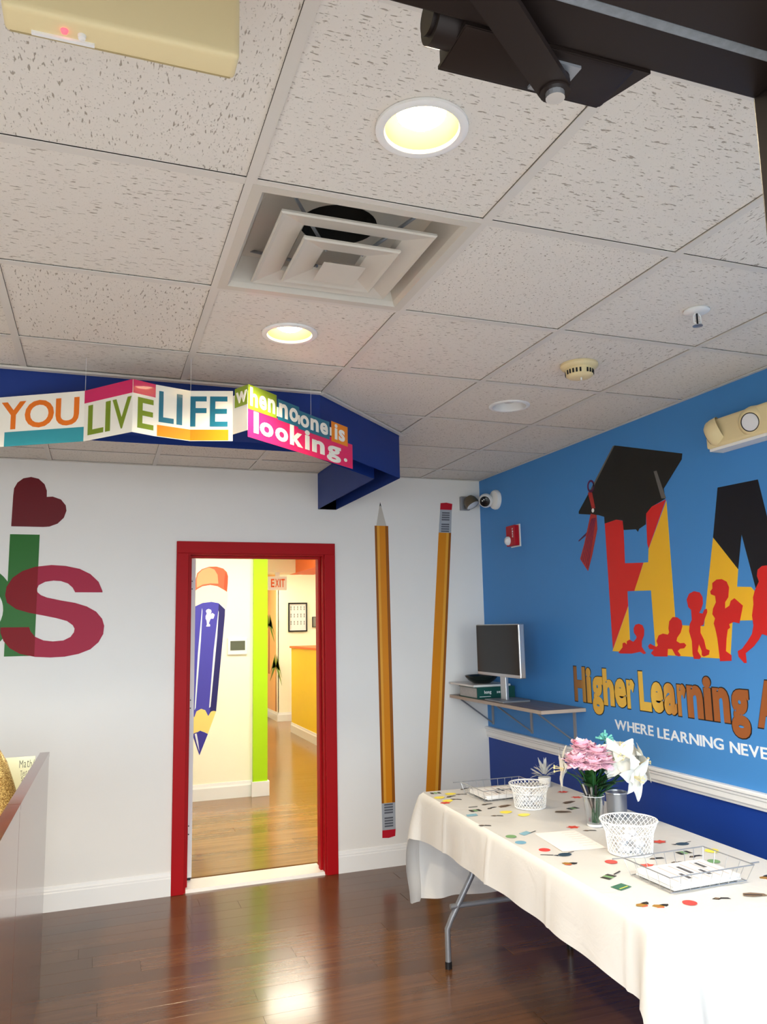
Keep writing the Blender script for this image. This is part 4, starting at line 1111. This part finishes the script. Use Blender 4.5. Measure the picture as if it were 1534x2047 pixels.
sm = lambda t: max(0, min(1, t)) ** 2 * (3 - 2 * max(0, min(1, t)))
arc = [0]
for i in range(1, n):
    arc.append(arc[-1] + math.hypot(per[i][0] - per[i - 1][0], per[i][1] - per[i - 1][1]))
rows = 22
DS, DE = .190, .515
cv_, cf_ = [], []
# top, rounded over the edge
for j in range(rows + 1):
    for i, (u, v, nu, nv, side, k) in enumerate(per):
        s = arc[i]
        if side in ('L', 'Rt'):
            dist = min(k, 1 - k) * TL; d = DS + .02 * (1 - sm(dist / .25)) + .003 * sin(s * 5); ear = (1 - sm(dist / .05)) * .3
        elif side in ('N', 'F'):
            dist = min(k, 1 - k) * TW; d = DE + .03 * (1 - sm(dist / .2)) + .010 * sin(s * 7); ear = 1 - sm(dist / .12)
        else:
            kk = k if side in ('cn', 'cb') else 1 - k
            d = DS + .02 + (DE - DS) * sm((kk - .15) / .5) + .01 * kk; ear = .35 + .65 * kk
        t = j / rows
        drop = d * t
        o = .004 + .010 * (1 - math.exp(-drop * 30)) + .035 * t * (1 if side in ('N', 'F') else .35)
        o += (.005 * sin(s * 9 + 1) + .004 * sin(s * 23 + 2)) * t
        o += ear * (.105 * sin(pi * min(1, drop / .46) * .72) if drop > 0 else 0)
        cre = sum(math.exp(-((s - q) / .008) ** 2) for q in (.33, .80, 1.26, 1.72, 2.02, 2.3)) * .006
        o += cre * min(1, t * 4)
        rr = .012
        if drop < rr:
            a = drop / rr * pi / 2
            oo = -rr + rr * sin(a) + .004; zz = ZC - rr + rr * cos(a)
        else:
            oo = o; zz = ZC - drop
        cv_.append(P(u + nu * oo, v + nv * oo, zz))
for j in range(rows):
    for i in range(n):
        k = (i + 1) % n
        cf_.append((j * n + i, (j + 1) * n + i, (j + 1) * n + k, j * n + k))
MB().add(cv_, cf_).build('skirt', m_cloth, tc_, smooth=50)
top = MB()
tv, tf = [], []
NU, NV = 14, 34
for a in range(NU + 1):
    for b in range(NV + 1):
        u = .008 + (TW - .016) * a / NU; v = .008 + (TL - .016) * b / NV
        e = min(a, NU - a, b, NV - b)
        tv.append(P(u, v, ZC + (.0012 * sin(u * 31 + v * 17) if e > 0 else 0)))
for a in range(NU):
    for b in range(NV):
        q = a * (NV + 1) + b
        tf.append((q, q + 1, q + NV + 2, q + NV + 1))
tv = [q for q in tv]
topo = MB().add(tv, [tuple(reversed(q)) for q in tf]).build('cloth_top', m_cloth, tc_, smooth=60)

MC = {'red': srgb(206, 70, 44), 'rdd': srgb(214, 66, 56), 'blk': srgb(38, 34, 32), 'bok': srgb(52, 52, 40), 'blu': srgb(124, 168, 186), 'bld': srgb(110, 160, 186), 'yel': srgb(244, 224, 76), 'tan': srgb(120, 98, 74), 'grd': srgb(116, 156, 104), 'app': srgb(44, 66, 82), 'mix': srgb(150, 110, 40), 'gbk': srgb(40, 98, 74), 'lin': srgb(40, 36, 34)}
MM = {k: paint('print_' + k, v, .4, var=.05) for k, v in MC.items()}
FT = frame((0, 0, ZC + .0012), (1, 0, 0), (0, 1, 0))
rnd = random.Random(11)


def ngon(cx, cy, rx, ry, n, a0=0.0, jag=None):
    return [(cx + rx * cos(a0 + 2 * pi * k / n) * (jag[k % len(jag)] if jag else 1), cy + ry * sin(a0 + 2 * pi * k / n) * (jag[k % len(jag)] if jag else 1)) for k in range(n)]


for (x, y, k) in MOTIFS:
    a = rnd.uniform(-.5, .5); ca, sa = cos(a), sin(a)
    rot = lambda pts: [(x + p * ca - q * sa, y + p * sa + q * ca) for p, q in pts]
    def pr_(pts, key, z=.0006, nm='printed_motif'): shape(rot(pts), FT, 0, z, nm, MM[key], topo)
    if k in ('rdd', 'grd', 'bld'): pr_(ngon(0, 0, .021, .021, 20), k)
    elif k == 'red': pr_(ngon(0, 0, .028, .022, 12, 0, (1, .62)), 'red')
    elif k == 'yel': pr_(ngon(0, 0, .030, .024, 9, .3, (1, .9, .95)), 'yel')
    elif k == 'blu': pr_([(-.03, -.014), (.02, -.016), (.03, .014), (-.02, .016)], 'blu')
    elif k == 'tan':
        pr_([(-.036, -.012), (-.01, -.018), (.036, -.010), (.03, .008), (-.005, .016), (-.03, .010)], 'tan'); pr_([(-.03, -.006), (.02, -.010), (.02, -.004), (-.03, .0)], 'blk', .001)
    elif k == 'bok':
        for q in (-.018, 0, .018): pr_([(q - .007, -.016), (q + .007, -.018), (q + .008, .014), (q - .006, .016)], 'bok' if q else 'grd')
    elif k == 'gbk':
        pr_([(-.028, -.02), (.026, -.022), (.03, .018), (-.024, .02)], 'gbk'); pr_([(-.02, -.012), (.02, -.013), (.02, -.010), (-.02, -.009)], 'yel', .001)
    elif k == 'app':
        pr_(ngon(0, 0, .026, .018, 16), 'app'); pr_([(.02, .008), (.05, .016), (.05, .019), (.02, .012)], 'lin'); pr_([(-.03, -.004), (-.04, .01), (-.024, .006)], 'blk')
    elif k == 'mix':
        pr_(ngon(-.010, 0, .018, .016, 7, .2, (1, .7, .9)), 'mix'); pr_(ngon(.012, .004, .016, .012, 6, .5, (1, .7)), 'blk'); pr_([(-.02, -.012), (.0, -.016), (.004, -.010)], 'red', .001)
    elif k == 'lin': pr_([(-.022, -.003), (.022, -.004), (.024, .002), (-.02, .002)], 'lin')
    else:
        pr_(ngon(-.010, 0, .016, .010, 8, 0, (1, .75)), 'blk'); pr_([(.0, -.004), (.028, -.010), (.026, .002), (.004, .008)], 'blk'); pr_(ngon(-.010, .001, .008, .005, 8), 'tan', .001)

# ------------------------------------------------------------------ things on the table
ZS = ZC + .0016
m_paper = paint('paper_white', (.78, .77, .76), .7, var=.01); m_pink = paint('paper_pinkish', (.86, .77, .74), .7, var=.01)
m_print = paint('printer_ink', (.10, .10, .11), .7); m_print2 = paint('printer_ink_faint', (.52, .46, .45), .7)
pp_ = thing('paper_sheet', (-.9, -2.38, ZS), 'pale pink printed sheet of paper lying between the basket and the glass vase', 'paper')
A4 = frame((-.905, -2.385, ZS), (.99, -.13, 0), (.13, .99, 0))
shape([(-.085, -.128), (.085, -.128), (.085, .128), (-.085, .128)], A4, 0, .0004, 'sheet', m_pink, pp_)
ln = MB()
for k in range(7):
    ln.prism([(.018, .10 - k * .030), (.076, .10 - k * .030), (.076, .103 - k * .030), (.018, .103 - k * .030)], A4, .0004, .0007)
ln.build('printed_lines', m_print2, pp_)


def letter_tray(x0, x1, y0, y1, label, seed):
    t = thing('letter_tray', ((x0 + x1) / 2, (y0 + y1) / 2, ZS), label, 'letter tray', 'wire letter trays')
    zr, zb, r = ZS + .054, ZS + .003, .0016
    MB().tube([(x0 - .018, y1 + .012, zr), (x0 - .016, y1, zr), (x0 - .016, y0 - .02, zr), (x1 + .016, y0 - .02, zr), (x1 + .016, y1 + .012, zr), (x0 - .018, y1 + .012, zr)], r * 1.25, 6).build('rim_wire', m_grey, t)
    mb = MB()
    for k in range(9):
        x = x0 + (x1 - x0) * k / 8
        mb.tube([(x0 - .016 + (x1 - x0 + .032) * k / 8, y0 - .02, zr), (x, y0, zb), (x, y1, zb), (x0 - .016 + (x1 - x0 + .032) * k / 8, y1 + .012, zr)], r * .7, 5)
    for k in range(5):
        y = y0 + (y1 - y0) * k / 4
        mb.tube([(x0 - .016, y0 - .02 + (y1 - y0 + .032) * k / 4, zr), (x0, y, zb), (x1, y, zb), (x1 + .016, y0 - .02 + (y1 - y0 + .032) * k / 4, zr)], r * .7, 5)
    mb.build('wire_basket', m_steel, t)
    MB().tube([(x0, y0, zb), (x1, y0, zb), (x1, y1, zb), (x0, y1, zb), (x0, y0, zb)], r, 6).build('base_wire', m_steel, t)
    MB().tube([(x0 - .055, y1 + .016, zr), (x0 - .016, y1 + .012, zr)], r * 1.6, 6).build('stacking_ear', m_grey, t)
    MB().tube([(x1 + .016, y0 - .005, zr), (x1 + .05, y0 - .005, zr)], r * 1.6, 6).build('stacking_ear', m_grey, t)
    ps = thing('paper_stack', ((x0 + x1) / 2, (y0 + y1) / 2, zb + .003), 'stack of white printed forms in the tray ' + label.split(', ')[1], 'papers', 'printed forms in the trays')
    rnd = random.Random(seed)
    for k in range(6):
        z = zb + .003 + k * .0028
        Fq = frame(((x0 + x1) / 2 + rnd.uniform(-.003, .003), (y0 + y1) / 2, z), (1, rnd.uniform(-.03, .03), 0), (0, 1, 0))
        Fq = frame(Fq.translation, Fq.to_3x3() @ Vector((1, 0, 0)), Vector((0, 0, 1)).cross(Fq.to_3x3() @ Vector((1, 0, 0))))
        shape([(-.128, -.088), (.128, -.088), (.128, .088), (-.128, .088)], Fq, 0, .0024, 'sheet', m_paper, ps)
    z += .0024
    Fq.translation.z = z
    tx = MB()
    for c in (-.095, -.06, -.02, .025, .065, .10):
        tx.prism([(c - .003, -.07), (c + .003, -.07), (c + .003, .07), (c - .003, .07)], Fq, 0, .0004)
    tx.build('printed_lines', m_print2, ps)
    ty = MB()
    for c, a, b in ((-.04, -.06, -.01), (.0, -.02, .05), (.045, -.05, .0), (.08, .01, .06)):
        ty.prism([(c - .008, a), (c + .008, a), (c + .006, b), (c - .006, b)], Fq, .0004, .0007)
    ty.build('printed_boxes', m_print, ps)
    return t


letter_tray(-.957, -.667, -3.012, -2.822, 'wire letter tray, on the table end towards the entrance', 1)
letter_tray(-.900, -.610, -1.690, -1.480, 'wire letter tray, on the table end near the white wall', 2)


def wire_basket(x, y, r0, r1, h, label, seed):
    t = thing('wire_basket', (x, y, ZS), label, 'basket', 'white wire baskets')
    m = m_basket
    rad = lambda q: r0 + (r1 - r0) * (q * .45 if q < .62 else .279 + (q - .62) * 1.897)
    mb = MB(); N = 30
    for s in (-1, 1):
        for k in range(N):
            pth = []
            for j in range(11):
                q = j / 10; a = 2 * pi * k / N + s * q * 1.15
                pth.append((x + rad(q) * cos(a), y + rad(q) * sin(a), ZS + .002 + h * q))
            mb.tube(pth, .0011, 4, cap=False)
    mb.build('diamond_mesh', m, t)
    for q, rr in ((0, .0022), (.64, .0014), (1, .0026)):
        MB().tube([(x + rad(q) * cos(2 * pi * k / 40), y + rad(q) * sin(2 * pi * k / 40), ZS + .002 + h * q) for k in range(41)], rr, 6).build('hoop', m, t)
    MB().lathe([(0, 0), (r0, 0), (r0, .002), (0, .002)], Matrix.Translation((x, y, ZS)), 32).build('base_plate', m, t)
    rnd = random.Random(seed)
    for k in range(16):      # wrapped white favours inside
        a = rnd.uniform(0, 2 * pi); rr = r0 * .68 * math.sqrt(rnd.random()); z = ZS + .016 + .022 * (k // 6)
        b = bmesh.new(); bmesh.ops.create_icosphere(b, subdivisions=2, radius=.019)
        for v in b.verts:
            v.co *= 1 + rnd.uniform(-.22, .18)
        bmesh.ops.scale(b, vec=(1, .85, .75), verts=b.verts)
        bmesh.ops.translate(b, vec=(x + rr * cos(a), y + rr * sin(a), z), verts=b.verts)
        MB().bm(b).build('wrapped_favour', m_favour, label='white wrapped favour in the ' + label, cat='favour', group='favours in ' + label[:60])


m_basket = paint('basket_white_wire', (.80, .80, .79), .35, var=.01); m_favour = paint('favour_white_wrap', (.62, .62, .64), .3, var=.03)
wire_basket(-.790, -2.600, .076, .100, .108, 'white wire basket beside the letter tray nearer the entrance', 3)
wire_basket(-.757, -1.850, .068, .090, .100, 'white wire basket beside the letter tray nearer the white wall', 4)

# vase of artificial flowers
VX, VY = -.690, -2.245
vs_ = thing('glass_vase', (VX, VY, ZS), 'clear tapered glass standing on the table, holding flowers and pens', 'vase')
MV = Matrix.Translation((VX, VY, ZS))
MB().lathe([(0, .0), (.030, .0), (.031, .004), (.033, .03), (.044, .118), (.0425, .118), (.0315, .03), (.029, .008), (0, .007)], MV, 36).build('glass_shell', glass('vase_glass', (.93, .94, .94), .72), vs_, smooth=50)
MB().lathe([(0, .0), (.030, .0), (.032, .006), (.030, .010), (0, .009)], MV, 36).build('glass_foot', m_lens, vs_, smooth=40)
MB().tube([(VX + .0433 * cos(2 * pi * k / 36), VY + .0433 * sin(2 * pi * k / 36), ZS + .118) for k in range(37)], .0013, 6).build('glass_rim', m_lens, vs_)
for k in range(5):
    a = 2.7 + k * .42
    t = thing('pen', (VX + .02 * cos(a), VY + .02 * sin(a), ZS + .01), 'black and silver pen standing in the glass vase', 'pen', 'pens in the glass vase')
    p0 = Vector((VX - .014 * cos(a), VY - .014 * sin(a), ZS + .01)); p1 = Vector((VX + .046 * cos(a), VY + .046 * sin(a), ZS + .158 + .008 * (k % 3)))
    MB().cyl(p0, p0.lerp(p1, .72), .0042, n=10).build('barrel', m_black if k % 2 else m_steel, t)
    MB().cyl(p0.lerp(p1, .72), p1, .0046, n=10).build('cap', m_steel if k % 2 else m_black, t)

m_stem = paint('stem_green', srgb(36, 84, 48), .5, var=.1); m_leaf = paint('leaf_green', srgb(34, 72, 30), .45, var=.2, scale=30)
m_pinkp = paint('petal_pink', srgb(252, 212, 224), .6, var=.08, scale=40); m_pinkd = paint('petal_deep_pink', srgb(234, 104, 154), .6, var=.1)
m_lily = paint('petal_white', (.74, .73, .67), .5, var=.02); m_teal = paint('bloom_teal', srgb(110, 190, 180), .6, var=.15, scale=40); m_anth = paint('anther_cream', srgb(222, 206, 150), .6)


def leafmesh(mb, p0, d, up, L, wd, curl=.3, n=6, ruffle=0, rnd=None):
    d = Vector(d).normalized(); sd_ = d.cross(Vector(up)).normalized(); nn = sd_.cross(d)
    vs, fs = [], []
    for i in range(n + 1):
        k = i / n; wv = wd * math.sin(pi * min(.98, k * .92 + .08)) ** .8
        c = Vector(p0) + d * L * k + nn * (-curl * L * k * k)
        rz = (rnd.uniform(-1, 1) * ruffle if rnd else 0)
        vs += [c - sd_ * wv / 2 + nn * (.12 * wv + rz), c - nn * .02 * wv, c + sd_ * wv / 2 + nn * (.12 * wv - rz)]
    for i in range(n):
        a = i * 3
        fs += [(a, a + 1, a + 4, a + 3), (a + 1, a + 2, a + 5, a + 4)]
    mb.add(vs, fs)


LAX = ((-.8, -.4, .1), (-.35, -.8, .45), (.75, -.6, .15), (.25, -.9, -.15), (-.2, -.6, .8), (-.9, .42, .05), (.5, -.3, .8), (.9, -.3, .25), (.1, -.5, .9))


def flower(name, label, head, kind, grp, rnd):
    head = Vector(head)
    base = Vector((VX + rnd.uniform(-.012, .012), VY + rnd.uniform(-.012, .012), ZS + .012))
    t = thing(name, base, label, 'flower', grp)
    lip = Vector((VX + (head.x - VX) * .18, VY + (head.y - VY) * .18, ZS + .118))
    MB().tube([base, lip, lip.lerp(head, .5) + Vector((0, 0, .015)), head - Vector((0, 0, .008))], .0024, 7).build('stem', m_stem, t, smooth=60)
    if kind == 'carnation':
        for ring, (cnt, tilt, L, mat) in enumerate(((13, -25, .052, m_pinkp), (13, 5, .055, m_pinkp), (12, 30, .053, m_pinkp), (9, 52, .046, m_pinkd), (9, 72, .040, m_pinkp))):
            mb = MB()
            for k in range(cnt):
                a = 2 * pi * (k + .37 * ring) / cnt + rnd.uniform(-.15, .15); tl = radians(tilt + rnd.uniform(-8, 8))
                d = Vector((cos(a) * cos(tl), sin(a) * cos(tl), sin(tl)))
                leafmesh(mb, head, d, (0, 0, 1), L * rnd.uniform(.85, 1.1), L * .85, -.15 if tilt < 50 else .25, 5, .0035, rnd)
            mb.build('petals', mat, t, smooth=60)
    elif kind == 'lily':
        ax = Vector(LAX[len([1 for o in bpy.data.objects if o.name.startswith('lily')]) % len(LAX)]).normalized()
        x_ = ax.orthogonal().normalized(); y_ = ax.cross(x_)
        for k in range(6):
            a = pi / 3 * k
            d = (x_ * cos(a) + y_ * sin(a)) * .85 + ax * .55
            mb = MB(); leafmesh(mb, head, d, ax, (.094 if k % 2 else .084) * rnd.uniform(.9, 1.1), .056, rnd.uniform(.3, .6), 8, .0025, rnd)
            mb.build('petal', m_lily, t, smooth=60)
        st_ = MB()
        for k in range(5):
            a = 2 * pi * k / 5
            st_.tube([head, head + ax * .05 + (x_ * cos(a) + y_ * sin(a)) * .012], .0012, 5)
            q = head + ax * .05 + (x_ * cos(a) + y_ * sin(a)) * .012; st_.cyl(q - x_ * .004, q + x_ * .004, .0022, n=6)
        st_.build('stamens', m_anth, t)
    elif kind == 'cluster':
        mb = MB()
        for k in range(30):
            a = rnd.uniform(0, 2 * pi); e = rnd.uniform(-.1, 1.4); r = rnd.uniform(.015, .036)
            d = Vector((cos(a) * cos(e), sin(a) * cos(e), sin(e)))
            mb.tube([head, head + d * r * .6, head + d * (r + .006)], [.0012, .0035, .0048], 6)
        mb.build('florets', m_teal, t, smooth=60)
    return t


rnd = random.Random(21)
for k, q in enumerate(((-.745, -2.26, 1.050), (-.785, -2.28, 1.002), (-.730, -2.31, .992), (-.668, -2.29, .990), (-.700, -2.23, 1.035), (-.700, -2.30, 1.030))):
    flower('carnation', 'pink artificial carnation with a deep pink heart in the glass vase', q, 'carnation', 'pink carnations in the vase', rnd)
for q in ((-.575, -2.27, .990), (-.500, -2.26, .965), (-.545, -2.31, .935), (-.600, -2.24, .965), (-.790, -2.215, .965), (-.520, -2.22, .990), (-.460, -2.24, .965), (-.560, -2.25, 1.015)):
    flower('lily', 'white artificial lily in the glass vase', q, 'lily', 'white lilies in the vase', rnd)
flower('filler_bloom', 'teal cluster of small artificial florets in the glass vase', (-.590, -2.20, 1.066), 'cluster', None, rnd)
fo = thing('leaf_spray', (VX, VY, ZS + .02), 'spray of dark green artificial leaves in the glass vase', 'foliage')
for k in range(44):
    a = rnd.uniform(-1.3, 1.3) + (0 if k % 3 else pi); e = radians(rnd.uniform(30, 80)); z0 = rnd.uniform(.10, .20)
    d = Vector((cos(a) * cos(e), sin(a) * cos(e), sin(e)))
    mb = MB(); leafmesh(mb, Vector((VX, VY, ZS + z0)) + d * .012, d, (0, 0, 1), rnd.uniform(.09, .135), rnd.uniform(.026, .042), .25, 6)
    mb.build('leaf', m_leaf, fo, smooth=60)
MB().tube([(VX, VY, ZS + .012), (VX + .004, VY, ZS + .13), (VX + .01, VY, ZS + .21)], .004, 8).build('stem', m_stem, fo)

# mesh pen cup
cp = thing('pen_cup', (-.520, -2.160, ZS), 'empty silver mesh pen cup behind the glass vase', 'cup')
MC_ = Matrix.Translation((-.520, -2.160, ZS))
M = Mat('silver_mesh'); M.p.inputs['Base Color'].default_value = (.42, .42, .43, 1); M.p.inputs['Metallic'].default_value = .7; M.p.inputs['Roughness'].default_value = .35; M.p.inputs['Alpha'].default_value = .72
MB().lathe([(.040, .004), (.043, .098)], MC_, 40).build('mesh_wall', M.m, cp, smooth=60)
MB().lathe([(0, 0), (.041, 0), (.042, .006), (.038, .006), (0, .003)], MC_, 40).build('base', m_steel, cp, smooth=40)
MB().lathe([(.0425, .094), (.0455, .097), (.045, .102), (.042, .102), (.0415, .096)], MC_, 40).build('rim', m_steel, cp, smooth=40)

# small silvery plant
pl_ = thing('potted_plant', (-.467, -1.500, ZS), 'small silvery white artificial plant at the table end near the white wall', 'plant')
MPp = Matrix.Translation((-.467, -1.500, ZS))
MB().lathe([(0, 0), (.026, 0), (.032, .045), (.030, .047), (.0, .044)], MPp, 24).build('pot', m_white, pl_, smooth=40)
m_sil = paint('silver_leaf', (.62, .63, .62), .45, var=.25, scale=40)
for k in range(34):
    a = rnd.uniform(0, 2 * pi); e = radians(rnd.uniform(5, 85)); d = Vector((cos(a) * cos(e), sin(a) * cos(e), sin(e)))
    mb = MB(); leafmesh(mb, Vector((-.467, -1.5, ZS + .05)) + d * .015, d, (0, 0, 1), rnd.uniform(.045, .085), .013, .3 if k % 2 else -.1, 4)
    mb.build('leaf', m_sil, pl_)

# ================================================================== reception counter at the left
ct = thing('reception_desk', (-2.82, -2.2, 0), 'dark reddish-brown wood reception counter of tall side panels', 'counter')
m_mahog = wood('counter_mahogany', srgb(70, 34, 20), srgb(106, 58, 36), .18, 'Z', scale=.6, spec=.6, coat=.5)
cA, cB = Vector((-2.790, -1.080, 0)), Vector((-2.840, -3.40, 0))
cd = (cB - cA).normalized(); cnn = Vector((cd.y, -cd.x, 0))
for a, b in ((0, 1.135), (1.140, 2.32)):
    p0, p1 = cA + cd * a, cA + cd * b
    q = cnn * .038
    if q.x > 0: q = -q
    Z0, Z1 = Vector((0, 0, 0)), Vector((0, 0, 1.0))
    MB().hexa([p0, p1, p1 + q, p0 + q, p0 + Z1, p1 + Z1, p1 + q + Z1, p0 + q + Z1]).build('side_panel', m_mahog, ct)
    o_ = -q.normalized() * .002
    Z2 = Vector((0, 0, 1.02))
    MB().hexa([p0 + Z1 + o_, p1 + Z1 + o_, p1 + q + Z1, p0 + q + Z1, p0 + Z2 + o_, p1 + Z2 + o_, p1 + q + Z2, p0 + q + Z2]).build('cap_rail', m_mahog, ct)
MB().box(-3.62, -2.885, -3.35, -1.10, .73, .755, bev=.003).build('desk_surface', m_mahog, ct)
MB().box(-3.60, -3.57, -3.33, -1.12, 0, .73).box(-3.57, -2.89, -1.13, -1.10, 0, .73).box(-3.57, -2.89, -3.35, -3.32, 0, .73).build('desk_panel', m_mahog, ct)

pb = thing('poster_board', (-3.05, -1.16, .755), 'pale green poster sheet with handwriting standing behind the counter', 'poster')
m_post = paint('poster_pale_green', srgb(222, 226, 196), .6, var=.03)
MB().box(-3.32, -2.842, -1.165, -1.16, .755, 1.018).build('sheet', m_post, pb)
FPo = frame((0, -1.165, 0), (1, 0, 0), (0, 0, 1))
m_pen = paint('handwriting_ink', (.12, .13, .11), .6)
write('Math/', FPo, -2.905, -2.845, .972, 1.004, 0, .0008, m_pen, pb, -.004, gap=.2, lower=True)
write('Test/Drill', FPo, -2.900, -2.842, .938, .960, 0, .0008, m_pen, pb, -.004, gap=.2, lower=True)
write('Speed', FPo, -2.895, -2.852, .915, .935, 0, .0008, m_pen, pb, .004, gap=.2, lower=True)

gt_ = thing('glitter_cone', (-2.995, -1.32, .755), 'gold glitter cone decoration on a red base behind the counter', 'decoration')
M = Mat('gold_glitter'); v_ = M.n('ShaderNodeTexVoronoi', i_Scale=260.0); t_ = M.n('ShaderNodeTexCoord'); M.l(t_.outputs['Object'], v_.inputs['Vector'])
rp = M.n('ShaderNodeValToRGB'); rp.color_ramp.elements[0].color = srgb(150, 104, 40); rp.color_ramp.elements[1].color = srgb(252, 226, 150)
sx = M.n('ShaderNodeSeparateColor'); M.l(v_.outputs['Color'], sx.inputs[0]); M.l(sx.outputs[0], rp.inputs[0]); M.l(rp.outputs[0], M.p.inputs['Base Color'])
M.p.inputs['Metallic'].default_value = .6; M.p.inputs['Roughness'].default_value = .32
bp2 = M.n('ShaderNodeBump', i_Strength=.9, i_Distance=.004); M.l(sx.outputs[1], bp2.inputs['Height']); M.l(bp2.outputs[0], M.p.inputs['Normal'])
MGc = Matrix.Translation((-2.995, -1.32, .755))
MB().lathe([(.118, .075), (.112, .09), (.085, .18), (.055, .27), (.02, .33), (0, .335)], MGc, 40).build('cone', M.m, gt_, smooth=60)
MB().lathe([(0, 0), (.09, 0), (.105, .02), (.118, .06), (.118, .076), (0, .076)], MGc, 40).build('base', m_fred, gt_, smooth=40)

# ================================================================== entrance frame and door closer overhead
d2 = thing('door_2', (-2.45, FY - .07, 0), 'dark bronze entrance door frame', kind='structure')
MB().box(-3.02, -1.88, FY - .16, FY + .004, 2.13, 2.27, bev=.002).build('header', m_bronze, d2)
MB().box(-1.932, -1.88, FY - .16, FY + .004, 0, 2.13, bev=.002).build('jamb', m_bronze, d2)
MB().box(-3.02, -2.968, FY - .16, FY + .004, 0, 2.13, bev=.002).build('jamb', m_bronze, d2)
MB().box(-2.968, -1.932, FY - .066, FY - .054, 2.121, 2.13, bev=.002).build('brush_seal', paint('seal_grey', srgb(120, 124, 128), .5, var=.3, scale=120), d2)
MB().box(-2.968, -1.932, FY - .16, FY - .075, 2.112, 2.13).build('stop_bar', m_bronze, d2)
cl = thing('door_closer', (-2.19, FY + .03, 2.11), 'dark bronze hydraulic door closer with its folded arm on the entrance header', 'door closer')
MB().box(-2.285, -2.088, FY + .004, FY + .068, 2.125, 2.185, bev=.006).build('body', m_bronze, cl, smooth=40)
MB().add([(-2.285, FY + .004, 2.127), (-2.07, FY + .004, 2.127), (-2.092, FY + .069, 2.127), (-2.285, FY + .069, 2.127), (-2.285, FY + .004, 2.131), (-2.07, FY + .004, 2.131), (-2.092, FY + .069, 2.131), (-2.285, FY + .069, 2.131)],
         [(3, 2, 1, 0), (4, 5, 6, 7), (0, 1, 5, 4), (1, 2, 6, 5), (2, 3, 7, 6), (3, 0, 4, 7)]).build('mounting_plate', m_bronze, cl)
MB().cyl((-2.308, FY + .032, 2.152), (-2.285, FY + .032, 2.152), .026, n=28).cyl((-2.312, FY + .032, 2.152), (-2.308, FY + .032, 2.152), .018, n=24).build('valve_cap', m_bronze, cl, smooth=40)
MB().cyl((-2.166, FY + .038, 2.128), (-2.166, FY + .038, 2.106), .016, n=24).build('spindle', m_bronze, cl, smooth=40)
a0, a1 = Vector((-2.166, FY + .038, 2.112)), Vector((-2.40, FY - .135, 2.112))
dd = (a1 - a0).normalized(); ss = Vector((-dd.y, dd.x, 0)) * .017; zz = Vector((0, 0, .004))
MB().hexa([a0 - ss - zz, a1 - ss - zz, a1 + ss - zz, a0 + ss - zz, a0 - ss + zz, a1 - ss + zz, a1 + ss + zz, a0 + ss + zz]).build('arm', m_bronze, cl)
MB().cyl(a0 - Vector((0, 0, .012)), a0 + Vector((0, 0, .003)), .010, n=16).build('arm_screw', m_steel, cl)
MB().box(-2.185, -2.148, FY + .015, FY + .06, 2.122, 2.127).build('arm_shoe', m_grey, cl)
